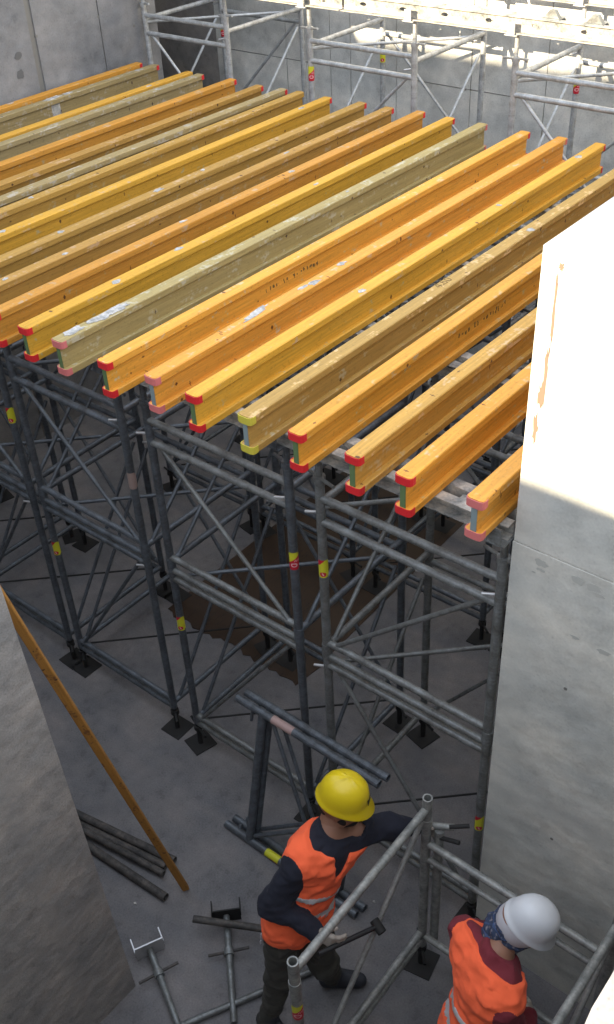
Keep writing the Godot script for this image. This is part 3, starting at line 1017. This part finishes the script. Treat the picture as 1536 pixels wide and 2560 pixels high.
func edge_pt(t: float, hx: float, hy: float) -> Vector2:
	# directions at multiples of pi/8 mapped onto the rectangle so that the corners are met
	var a := fposmod(t, TAU) / (PI / 4.0)
	var k := int(floor(a + 0.0001))
	var f := a - k
	var c := [Vector2(hx, 0), Vector2(hx, hy), Vector2(0, hy), Vector2(-hx, hy), Vector2(-hx, 0), Vector2(-hx, -hy), Vector2(0, -hy), Vector2(hx, -hy), Vector2(hx, 0)]
	return (c[k % 8] as Vector2).lerp(c[(k % 8) + 1], maxf(f, 0.0))

func waler(x0: float, x1: float, y: float, h: float, z: float, label: String, group: String) -> void:
	var t := thing("steel_waler", Vector3((x0 + x1) * 0.5, y, z), label, "steel beam", group)
	var ln := x1 - x0
	part(t, "channel", channel_mesh(ln, h, 0.055, 1.0), M.waler, Transform3D(Basis.IDENTITY, Vector3(0, h * 0.5, 0.028)))
	part(t, "channel", channel_mesh(ln, h, 0.055, -1.0), M.waler, Transform3D(Basis.IDENTITY, Vector3(0, h * 0.5, -0.028)))
	var sp := box_mesh(0.06, h * 0.5, 0.05)
	var n := int(ln / 0.45)
	for i in n:
		part(t, "spacer", sp, M.waler, Transform3D(Basis.IDENTITY, Vector3(-ln * 0.5 + (i + 0.5) * ln / n, h * 0.5, 0)))

func build_walers() -> void:
	var g := "steel walers carrying the timber beams"
	var i := 0
	var rowl := ["front edge of the beams", "front towers' back legs", "rear towers' front legs", "far edge of the beams"]
	for z in [-3.07, -4.04, -5.1, -6.1]:
		waler(-4.55, -1.54, 2.972, 0.076, z, "grey perforated steel waler, right piece along the " + rowl[i], g)
		waler(-7.7, -4.57, 2.972, 0.076, z, "grey perforated steel waler, left piece along the " + rowl[i], g)
		i += 1
	var gb := "steel walers on the back towers"
	waler(-5.42, -2.05, 3.862, 0.115, -6.985, "sunlit perforated steel waler on the front legs of the back towers", gb)
	waler(-7.8, -5.44, 3.862, 0.09, -6.985, "thin steel waler on the back tower at the far left corner", gb)
	waler(-7.8, -4.6, 3.862, 0.115, -8.0, "rear steel waler on the back towers, left piece", gb)
	waler(-4.58, -1.7, 3.862, 0.115, -8.0, "rear steel waler on the back towers, sunlit right piece", gb)
	# small clamp plates on the sunlit waler
	for x in [-3.62, -3.3]:
		var t := thing("wedge_clamp", Vector3(x, 3.977, -6.97), "small steel wedge clamp standing on the sunlit waler, %s one" % ["left" if x < -3.5 else "right"], "clamp", "clamps on the sunlit waler")
		var p := PackedVector2Array([Vector2(-0.06, 0), Vector2(0.06, 0), Vector2(0.02, 0.055), Vector2(-0.02, 0.055)])
		var st := SurfaceTool.new()
		st.begin(Mesh.PRIMITIVE_TRIANGLES)
		extrude_z(st, p, Vector3.ZERO, -0.02, 0.02)
		part(t, "wedge", st.commit(), M.steel)
		part(t, "foot_plate", box_mesh(0.14, 0.006, 0.08), M.steel, Transform3D(Basis.IDENTITY, Vector3(0, 0.002, 0)))

# ---------------------------------------------------------------- loose things on the floor
func build_loose() -> void:
	# two tower frames stood on their long side, leaning against the tower
	var g := "loose tower frames"
	for k in 2:
		var dz := -0.065 * k
		var t := thing("tower_frame", Vector3(-2.65, 0, -2.75 + dz), "loose blue-grey steel frame leaning on the front towers, " + ["near one with faded sticker" , "far one behind it"][k], "scaffold frame", g)
		var x0 := -3.19 + k * 0.02
		var x1 := -2.12 + k * 0.01
		var lo := Vector3(0, 0.0265, -2.655 + dz)
		var hi := Vector3(0, 1.02, -2.89 + dz)
		var P := func(x: float, f: float) -> Vector3: return Vector3(x, 0, 0) + lo.lerp(hi, f)
		var hl := lathe([Vector2(0.018, -0.53), Vector2(0.018, 0.53), Vector2(0.0255, 0.53), Vector2(0.0255, -0.53), Vector2(0.018, -0.53)], 16)
		for f in [0.0, 1.0]:
			var c: Vector3 = P.call((x0 + x1) * 0.5, f)
			part(t, "leg", hl, M.steel_blue, Transform3D(Basis(Vector3.BACK, -PI / 2), c - t.position))
		for x in [-2.98, -2.3]:
			bar(t, "rail", P.call(x, 0.0), P.call(x, 1.0), 0.027 if x < -2.9 else 0.021, M.steel_blue)
		bar(t, "diagonal_brace", P.call(-2.9, 0.98), P.call(-2.36, 0.04), 0.0125, M.steel_blue)
		bar(t, "diagonal_brace", P.call(-2.94, 0.06), P.call(-2.34, 0.55), 0.0135, M.steel_blue)
		bar(t, "hook", P.call(-3.06, 1.0), P.call(-3.06, 0.9), 0.01, M.steel_blue)
		bar(t, "hook", P.call(-3.06, 0.0) + Vector3(0, 0.06, 0), P.call(-3.06, 0.08), 0.012, M.steel_blue)
		if k == 0:
			var cm := CylinderMesh.new()
			cm.top_radius = 0.0265
			cm.bottom_radius = 0.0265
			cm.height = 0.16
			cm.radial_segments = 16
			cm.cap_top = false
			cm.cap_bottom = false
			var fade: StandardMaterial3D = M.sticker[0].duplicate()
			fade.albedo_texture = null
			fade.albedo_color = lin(0.42, 0.28, 0.25)
			part(t, "sticker", cm, fade, Transform3D(Basis(Vector3.BACK, -PI / 2), P.call(-2.82, 1.0) - t.position))
			var c2 := cm.duplicate()
			c2.height = 0.11
			part(t, "sticker", c2, M.sticker[1], Transform3D(Basis(Vector3.BACK, -PI / 2), P.call(-2.78, 0.0) - t.position))

	# ochre batten leaning on the free end of the left wall
	var a := Vector3(-3.07, 0.012, -2.16)
	var b := Vector3(-3.235, 3.0, -1.585)
	var t := thing("wooden_batten", a, "ochre-brown wooden batten leaning against the lower left wall", "batten")
	var dirv := (b - a).normalized()
	var xz := Vector3(0.8, 0.0, 0.6)
	var xx := (xz - dirv * xz.dot(dirv)).normalized()
	part(t, "bar", box_mesh(0.03, 0.042, (b - a).length(), 0.004), M.batten, Transform3D(Basis(xx, dirv.cross(xx), dirv), (b - a) * 0.5))

	# dark tubes piled behind the left wall
	var pipes := [[Vector3(-4.12, 0.0, -2.085), Vector3(-3.255, 0, -2.25), 0.027, "farthest from the camera"], [Vector3(-4.1, 0.0, -2.03), Vector3(-3.27, 0, -2.19), 0.025, "second from the back"], [Vector3(-4.08, 0.045, -2.0), Vector3(-3.24, 0.012, -2.14), 0.022, "on top of the others"], [Vector3(-4.05, 0, -1.965), Vector3(-3.115, 0, -2.035), 0.027, "nearest the camera"]]
	for q in pipes:
		var up := Vector3(0, q[2], 0)
		var pt := thing("steel_tube", (q[0] + q[1]) * 0.5, "dark steel tube in the floor pile by the left wall, " + q[3], "tube", "pile of dark tubes")
		var ln: float = (q[1] - q[0]).length()
		var hm := lathe([Vector2(q[2] - 0.005, -ln * 0.5), Vector2(q[2] - 0.005, ln * 0.5), Vector2(q[2], ln * 0.5), Vector2(q[2], -ln * 0.5), Vector2(q[2] - 0.005, -ln * 0.5)], 16)
		var xf := tube_xf(q[0] + up, q[1] + up, 1.0)
		xf.basis = xf.basis.orthonormalized()
		xf.origin -= pt.position
		part(pt, "tube", hm, M.pipe_dark, xf)

	# fork-head screw jacks lying about
	screw_jack(Vector3(-2.93, 0, -1.73), Vector3(-2.38, 0, -1.47), 0.26, true, "steel screw jack with pale fork head, lying nearest the left wall", M.zinc)
	screw_jack(Vector3(-2.72, 0, -2.16), Vector3(-2.27, 0, -1.73), 0.36, true, "steel screw jack with upright fork, lying behind the worker in yellow helmet")
	screw_jack(Vector3(-2.1, 0, -2.26), Vector3(-2.5, 0, -1.52), 0.32, false, "steel screw spindle without head, lying across another jack")
	var rd := thing("steel_rod", Vector3(-2.64, 0.03, -2.1), "short dark steel tube lying over the forked jack", "rod")
	bar(rd, "rod", Vector3(-2.83, 0.13, -2.0), Vector3(-2.40, 0.10, -2.26), 0.022, M.pipe_dark)
	# scraps of stone and mortar on the slab
	var r := RandomNumberGenerator.new()
	r.seed = 99
	var sp := [[Vector2(-2.05, -3.4), "tiny dark crumb on the floor under the right front tower"], [Vector2(-2.1, -2.8), "tiny pale crumb on the floor beside the yellow helmet"], [Vector2(-3.25, -1.9), "tiny pale crumb on the floor by the tube pile"]]
	for i in sp.size():
		var s := r.randf_range(0.009, 0.015)
		var c := thing("concrete_crumb", Vector3(sp[i][0].x, 0, sp[i][0].y), sp[i][1], "debris", "crumbs on the pit floor")
		part(c, "crumb", plan_mesh(ragged(s, s * 0.8, 7, 0.3), 0.0, s * 0.7), M.joint if i == 0 else M.mortar)

func screw_jack(head: Vector3, tail: Vector3, nut: float, fork: bool, label: String, fork_mat: Material = null) -> void:
	var up := Vector3(0, 0.07 if fork else 0.022, 0)
	var t := thing("screw_jack", head, label, "screw jack", "loose screw jacks")
	var a := head + up
	var b := tail + Vector3(0, 0.021, 0)
	var d := (b - a).normalized()
	bar(t, "spindle", a, b, 0.019, M.steel)
	var c := a.lerp(b, nut)
	bar(t, "jack_nut", c - d * 0.02, c + d * 0.02, 0.03, M.steel)
	var s := d.cross(Vector3.UP).normalized()
	bar(t, "nut_handle", c - s * 0.12 + Vector3(0, 0.02, 0), c + s * 0.12 - Vector3(0, 0.01, 0), 0.009, M.pipe_dark)
	if fork:
		var st := SurfaceTool.new()
		st.begin(Mesh.PRIMITIVE_TRIANGLES)
		add_box(st, Vector3.ZERO, Vector3(0.17, 0.13, 0.008))
		add_box(st, Vector3(0.085, 0.0, 0.045), Vector3(0.007, 0.05, 0.09))
		add_box(st, Vector3(-0.085, 0.0, 0.045), Vector3(0.007, 0.05, 0.09))
		var z := -d
		part(t, "fork_head", st.commit(), fork_mat if fork_mat else M.dark_steel, Transform3D(Basis(s, z.cross(s), z), a - t.position))

# ---------------------------------------------------------------- people
func helmet(t: Node3D, centre: Vector3, fwd: Vector3, up: Vector3, m: Material, ridge: bool, size := 1.0) -> MeshInstance3D:
	# centre sits on the rim plane; shell, all-round lip and front peak in one mesh
	var st := SurfaceTool.new()
	st.begin(Mesh.PRIMITIVE_TRIANGLES)
	st.set_smooth_group(0)
	var f := (fwd - up * fwd.dot(up)).normalized()
	var r := up.cross(f).normalized()
	var rows := []
	var N := 40
	var prof := [[1.0, -0.004, 1.0], [1.015, 0.004, 1.0], [1.0, 0.012, 0.0], [0.985, 0.04, 0.0], [0.95, 0.072, 0.0], [0.86, 0.105, 0.0], [0.70, 0.132, 0.0], [0.48, 0.149, 0.0], [0.24, 0.157, 0.0], [0.0, 0.159, 0.0]]
	for p in prof:
		var row := []
		for i in N:
			var a := TAU * i / N
			var cx := cos(a)
			var sx := sin(a)
			var rad_f: float = 0.124 * p[0]
			var rad_r: float = 0.106 * p[0]
			var ext := 0.0
			var drop := 0.0
			if p[2] > 0.5:
				var w := pow(maxf(0.0, cx), 1.6)
				ext = 0.006 + 0.034 * w
				drop = -0.014 * w
			var y: float = p[1] + drop
			if ridge and p[2] < 0.5 and p[1] > 0.03:
				y += 0.007 * exp(-pow(sx * p[0] / 0.22, 2.0)) + (0.004 if absf(absf(sx) - 0.5) < 0.13 else 0.0)
			row.append(f * (cx * (rad_f + ext)) + r * (sx * (rad_r + ext * 0.6)) + up * y)
		rows.append(row)
	for j in rows.size() - 1:
		for i in N:
			var k := (i + 1) % N
			var a: Vector3 = rows[j][i]
			var b: Vector3 = rows[j][k]
			var c: Vector3 = rows[j + 1][k]
			var d: Vector3 = rows[j + 1][i]
			for v in [a, c, b, a, d, c]:
				st.add_vertex(v)
	st.index()
	st.generate_normals()
	return part(t, "helmet", st.commit(), m, Transform3D(Basis.IDENTITY.scaled(Vector3.ONE * size), centre - t.position))

# five-fingered hand, appended as a blob; palm axis along dirv, curl turns fingers about side
func hand_bones(wrist: Vector3, dirv: Vector3, palm_n: Vector3, thumb_side: float, curl: float) -> Array:
	var d := dirv.normalized()
	var n := (palm_n - d * palm_n.dot(d)).normalized()
	var s := d.cross(n).normalized() * thumb_side
	var o := []
	var kn := wrist + d * 0.085
	o.append([wrist, wrist + d * 0.03, 0.026, 0.03])
	for i in 4:
		var q := kn + s * (0.03 - 0.02 * i)
		o.append([wrist + d * 0.02 + s * (0.018 - 0.012 * i), q, 0.018, 0.0135])
		var ln: float = [0.072, 0.08, 0.074, 0.058][i]
		var p := q
		var dd := d
		for k in 3:
			dd = (dd + n * curl * (0.7 + 0.2 * k)).normalized()
			var e: Vector3 = p + dd * ln * [0.45, 0.32, 0.23][k]
			o.append([p, e, 0.0105 - 0.001 * k, 0.0095 - 0.001 * k])
			p = e
	var tb := wrist + d * 0.028 + s * 0.026
	var t1 := tb + (s * 0.7 + d * 0.7 + n * 0.25).normalized() * 0.042
	var t2 := t1 + (d * 0.8 + n * 0.75 + s * 0.1).normalized() * 0.034
	o.append([tb, t1, 0.015, 0.0115])
	o.append([t1, t2, 0.011, 0.009])
	return o

func head_bones(c: Vector3, f: Vector3, up: Vector3) -> Array:
	# c is the centre of the skull
	var r := f.cross(up).normalized()
	return [
		[c + f * 0.015, c - f * 0.03, 0.083, 0.085],
		[c + up * 0.03, c + up * 0.03 - f * 0.02, 0.085, 0.085],
		[c + f * 0.045 - up * 0.05, c + f * 0.06 - up * 0.095, 0.056, 0.04],
		[c + f * 0.03 - up * 0.085 + r * 0.03, c + f * 0.03 - up * 0.085 - r * 0.03, 0.04, 0.04],
		[c + f * 0.092 - up * 0.005, c + f * 0.112 - up * 0.04, 0.010, 0.015],
		[c + r * 0.078 - up * 0.005, c + r * 0.083 - up * 0.04 - f * 0.006, 0.014, 0.010],
		[c - r * 0.078 - up * 0.005, c - r * 0.083 - up * 0.04 - f * 0.006, 0.014, 0.010],
		[c + f * 0.088 - up * 0.072 - r * 0.016, c + f * 0.088 - up * 0.072 + r * 0.016, 0.011, 0.011]]

func shift(bones: Array, o: Vector3) -> Array:
	var out := []
	for b in bones:
		var q: Array = b.duplicate()
		q[0] = q[0] - o
		q[1] = q[1] - o
		out.append(q)
	return out

func grow(bones: Array, g: float) -> Array:
	var out := []
	for b in bones:
		var q: Array = b.duplicate()
		q[2] = q[2] + g
		q[3] = q[3] + g
		out.append(q)
	return out

func figure(t: Node3D, J: Dictionary, look: Dictionary) -> void:
	var o := t.position
	var f: Vector3 = J.chest_f
	var up: Vector3 = (J.neck - J.hip).normalized()
	var cf := (f - up * f.dot(up)).normalized()
	var mid: Vector3 = J.hip.lerp(J.neck, 0.45)
	var chest: Vector3 = J.hip.lerp(J.neck, 0.74)
	var torso := [
		[J.hip + J.hr * 0.06, J.hip - J.hr * 0.06, 0.12, 0.12, cf, 1.15],
		[J.hip, mid, 0.14, 0.135, cf, 1.3],
		[mid, chest, 0.14, 0.155, cf, 1.35],
		[chest + (J.shr - chest) * 0.45, chest + (J.shl - chest) * 0.45, 0.12, 0.12, cf, 1.25],
		[chest, J.neck + up * 0.01, 0.12, 0.07]]
	var arm_r := [[J.shr, J.elr, 0.066, 0.054], [J.elr, J.wrr, 0.054, 0.038]]
	var arm_l := [[J.shl, J.ell, 0.066, 0.054], [J.ell, J.wrl, 0.054, 0.038]]
	var legs := [[J.hip + J.hr * 0.085, J.knr, 0.095, 0.064], [J.knr, J.anr, 0.062, 0.044], [J.hip - J.hr * 0.085, J.knl, 0.095, 0.064], [J.knl, J.anl, 0.062, 0.044]]
	var neckb := [[J.neck - up * 0.04, J.head - J.head_up * 0.06 - J.head_f * 0.02, 0.062, 0.056]]
	# the body: one continuous skin under the clothes
	var skin := torso + arm_r + arm_l + legs + neckb + [[J.anr, J.tor, 0.04, 0.032], [J.anl, J.tol, 0.04, 0.032]]
	var body := part(t, "body", blob(shift(grow(skin, -0.012), o), 0.02, 0.05), M.skin)
	body.name = "body"
	part(t, "head", blob(shift(head_bones(J.head, J.head_f, J.head_up) + [[J.head - J.head_up * 0.06 - J.head_f * 0.02, J.neck - up * 0.02, 0.057, 0.062]], o), 0.0065, 0.02), M.skin)
	# clothes
	var sl := torso + arm_r + arm_l
	part(t, "sweater", blob(shift(grow(sl, 0.008), o), 0.013, 0.05, [[J.neck + up * 0.03 + cf * 0.02 - o, (up + cf * 0.4).normalized(), 0.15], [J.hip - up * 0.03 - o, -up, 0.25]], [], 0.016, 8.0), look.sweater)
	part(t, "trousers", blob(shift(grow([[J.hip + J.hr * 0.06, J.hip - J.hr * 0.06, 0.105, 0.105, cf, 1.15]] + legs, 0.010), o), 0.014, 0.045, [[J.hip + up * 0.02 - o, up]], [], 0.016, 8.0), look.trousers)
	var vest_cut := [[J.neck - up * 0.012 - o, (up + cf * 0.3).normalized()], [J.hip - up * look.vest_drop - o, -up]]
	var subs := []
	var vb := torso.duplicate()
	for q in [J.shr, J.shl]:
		var inn: Vector3 = chest.lerp(q, 0.5) + up * 0.03
		vb.append([inn, inn.lerp(q, 0.62) + up * 0.006, 0.07, 0.064])
	# open neck: a wedge down the front
	subs.append([J.neck + cf * 0.09 - o, chest + cf * 0.16 - up * 0.06 - o, 0.06, 0.012])
	if look.open:
		subs.append([chest + cf * 0.17 - up * 0.05 - o, J.hip + cf * 0.19 - up * 0.1 - o, 0.025, 0.075])
	var vest := part(t, "safety_vest", blob(shift(grow(vb, 0.022), o), 0.0115, 0.05, vest_cut, subs, 0.016, 8.0), M.vest)
	# reflective bands round the vest
	for lv in [0.2, 0.42]:
		var cpt: Vector3 = J.hip.lerp(J.neck, lv)
		part(vest, "reflective_band", blob(shift(grow(vb, 0.0245), o), 0.0115, 0.05, [[cpt + up * 0.022 - o, up], [cpt - up * 0.022 - o, -up]], subs, 0.016, 8.0), M.reflective)
	for s in [[J.anr, J.tor, J.knr], [J.anl, J.tol, J.knl]]:
		var fd: Vector3 = (s[1] - s[0])
		fd.y = 0
		fd = fd.normalized()
		var gy := 0.046
		var an := Vector3(s[0].x, maxf(s[0].y, 0.09), s[0].z)
		var bt := [[an + (s[2] - s[0]).normalized() * 0.05, an, 0.055, 0.052], [Vector3(an.x, s[0].y - 0.045, an.z) - fd * 0.035, Vector3(an.x, s[0].y - 0.05, an.z) + fd * 0.15, 0.046, 0.042], [an, an + fd * 0.11 - Vector3(0, 0.03, 0), 0.045, 0.04]]
		part(t, "boot", blob(shift(bt, o), 0.01, 0.025, [[Vector3(0, s[0].y - 0.09, 0) - Vector3(0, o.y, 0), Vector3.DOWN]]), look.boot)
	for s in [[J.wrr, J.elr, J.palm_r, 1.0, J.curl_r], [J.wrl, J.ell, J.palm_l, -1.0, J.curl_l]]:
		var hb := hand_bones(s[0], (s[0] - s[1]).normalized(), s[2], s[3], s[4])
		part(t, "hand", blob(shift(hb, o), 0.0045, 0.009), look.hand)

func build_people() -> void:
	# --- worker in the yellow helmet
	var t := thing("person", Vector3(-2.05, 0, -2.2), "worker in yellow helmet, orange safety vest and navy sweater reaching for tower leg", "person")
	var J := {}
	J.hip = Vector3(-2.02, 0.93, -2.05)
	J.neck = Vector3(-1.97, 1.43, -2.27)
	J.chest_f = Vector3(0.97, 0, 0.2).normalized()
	J.hr = Vector3(-0.2, 0, 0.97).normalized()
	J.shr = Vector3(-2.0, 1.375, -2.06)
	J.shl = Vector3(-1.885, 1.36, -2.41)
	J.elr = Vector3(-2.06, 1.15, -1.925)
	J.wrr = Vector3(-1.835, 1.08, -1.975)
	J.ell = Vector3(-1.80, 1.28, -2.56)
	J.wrl = Vector3(-1.735, 1.25, -2.635)
	J.palm_r = Vector3(0.2, -0.3, -1)
	J.palm_l = Vector3(0.3, 0, 1.0)
	J.curl_r = 0.75
	J.curl_l = 0.6
	J.head = Vector3(-1.95, 1.585, -2.355)
	J.head_f = Vector3(0.86, -0.25, -0.42).normalized()
	J.head_up = Vector3(0.22, 0.96, -0.12).normalized()
	J.knr = Vector3(-2.06, 0.50, -1.92)
	J.anr = Vector3(-2.11, 0.09, -1.84)
	J.tor = Vector3(-1.99, 0.05, -1.83)
	J.knl = Vector3(-1.93, 0.47, -2.12)
	J.anl = Vector3(-1.985, 0.09, -2.25)
	J.tol = Vector3(-1.88, 0.05, -2.33)
	figure(t, J, {"sweater": M.navy, "trousers": M.trousers, "boot": M.boot, "hand": M.glove, "vest_drop": 0.1, "open": true})
	var fwd: Vector3 = (J.head_f - J.head_up * J.head_f.dot(J.head_up)).normalized()
	var hm := helmet(t, J.head + J.head_up * 0.022 - fwd * 0.008, J.head_f, J.head_up, M.helmet_y, true)
	part(hm, "badge", box_mesh(0.05, 0.034, 0.002), M.black, Transform3D(Basis(J.head_up.cross(fwd), J.head_up, fwd) * Basis(Vector3.RIGHT, -0.35), fwd * 0.121 + J.head_up * 0.058))
	var r: Vector3 = fwd.cross(J.head_up).normalized()
	# short beard and hair
	var c: Vector3 = J.head - t.position
	part(t, "beard", blob([[c + fwd * 0.062 - J.head_up * 0.098, c + fwd * 0.05 - J.head_up * 0.112, 0.045, 0.03], [c + r * 0.062 - J.head_up * 0.04 + fwd * 0.01, c + r * 0.035 - J.head_up * 0.095 + fwd * 0.04, 0.024, 0.03], [c - r * 0.062 - J.head_up * 0.04 + fwd * 0.01, c - r * 0.035 - J.head_up * 0.095 + fwd * 0.04, 0.024, 0.03]], 0.0065, 0.02), M.beard)
	part(t, "hair", blob([[c - fwd * 0.045 + J.head_up * 0.0, c - fwd * 0.05 - J.head_up * 0.05, 0.078, 0.06]], 0.008, 0.02), M.beard)
	part(t, "white_rag", blob([[Vector3(-2.11, 0.9, -1.91) - t.position, Vector3(-2.13, 0.79, -1.885) - t.position, 0.02, 0.012, Vector3(0.9, 0, 0.4).normalized(), 1.8]], 0.006, 0.01, [], [], 0.012, 30.0), M.cap_grey)
	# the dark tool in his right hand
	var hd: Vector3 = J.wrr + (J.wrr - J.elr).normalized() * 0.1
	var tool := thing("hammer", hd, "dark hammer held in the right hand of the yellow-helmeted worker", "hammer")
	bar(tool, "handle", hd + Vector3(-0.02, 0.0, 0.09), hd + Vector3(0.10, -0.05, -0.22), 0.013, M.black)
	bar(tool, "head", hd + Vector3(0.07, -0.04, -0.23), hd + Vector3(0.135, -0.06, -0.21), 0.024, M.dark_steel)

	# --- worker in the white helmet, seen from behind and above
	var t2 := thing("person", Vector3(-1.1, 0, -2.05), "worker in white helmet, orange vest and maroon sleeves seen from behind", "person")
	var K := {}
	K.hip = Vector3(-1.0, 0.93, -2.05)
	K.neck = Vector3(-1.0, 1.45, -2.21)
	K.chest_f = Vector3(0.62, 0, -0.78).normalized()
	K.hr = Vector3(0.78, 0, 0.62).normalized()
	K.shr = Vector3(-0.895, 1.36, -2.08)
	K.shl = Vector3(-1.19, 1.37, -2.25)
	K.elr = Vector3(-0.80, 1.06, -2.10)
	K.wrr = Vector3(-0.86, 0.92, -2.31)
	K.ell = Vector3(-1.22, 1.10, -2.40)
	K.wrl = Vector3(-1.08, 1.03, -2.60)
	K.palm_r = Vector3(-0.5, -0.4, 0)
	K.palm_l = Vector3(0.5, -0.6, 0)
	K.curl_r = 0.6
	K.curl_l = 0.7
	K.head = Vector3(-0.955, 1.56, -2.345)
	K.head_f = Vector3(0.80, -0.52, -0.30).normalized()
	K.head_up = Vector3(0.46, 0.86, -0.22).normalized()
	K.knr = Vector3(-0.97, 0.5, -2.0)
	K.anr = Vector3(-0.98, 0.09, -1.93)
	K.tor = Vector3(-0.9, 0.05, -2.05)
	K.knl = Vector3(-1.13, 0.49, -2.12)
	K.anl = Vector3(-1.15, 0.09, -2.05)
	K.tol = Vector3(-1.07, 0.05, -2.17)
	figure(t2, K, {"sweater": M.maroon, "trousers": M.trousers_blue, "boot": M.boot_tan, "hand": M.glove, "vest_drop": 0.1, "open": false})
	var f2: Vector3 = (K.head_f - K.head_up * K.head_f.dot(K.head_up)).normalized()
	helmet(t2, K.head + K.head_up * 0.022, K.head_f, K.head_up, M.helmet_w, false, 0.92)
	var c2: Vector3 = K.head - t2.position
	part(t2, "cap", blob([[c2 + K.head_up * 0.0 - f2 * 0.012, c2 - K.head_up * 0.02 - f2 * 0.02, 0.1, 0.098]], 0.008, 0.02, [[c2 - K.head_up * 0.055, -K.head_up]]), M.cap_grey)
	part(t2, "scarf", blob([[c2 - K.head_up * 0.06 - f2 * 0.015, c2 - K.head_up * 0.125 - f2 * 0.03, 0.1, 0.088]], 0.008, 0.02, [[c2 - K.head_up * 0.038 - f2 * 0.02, (K.head_up + f2 * 0.2).normalized()]], [], 0.014, 14.0), M.scarf)
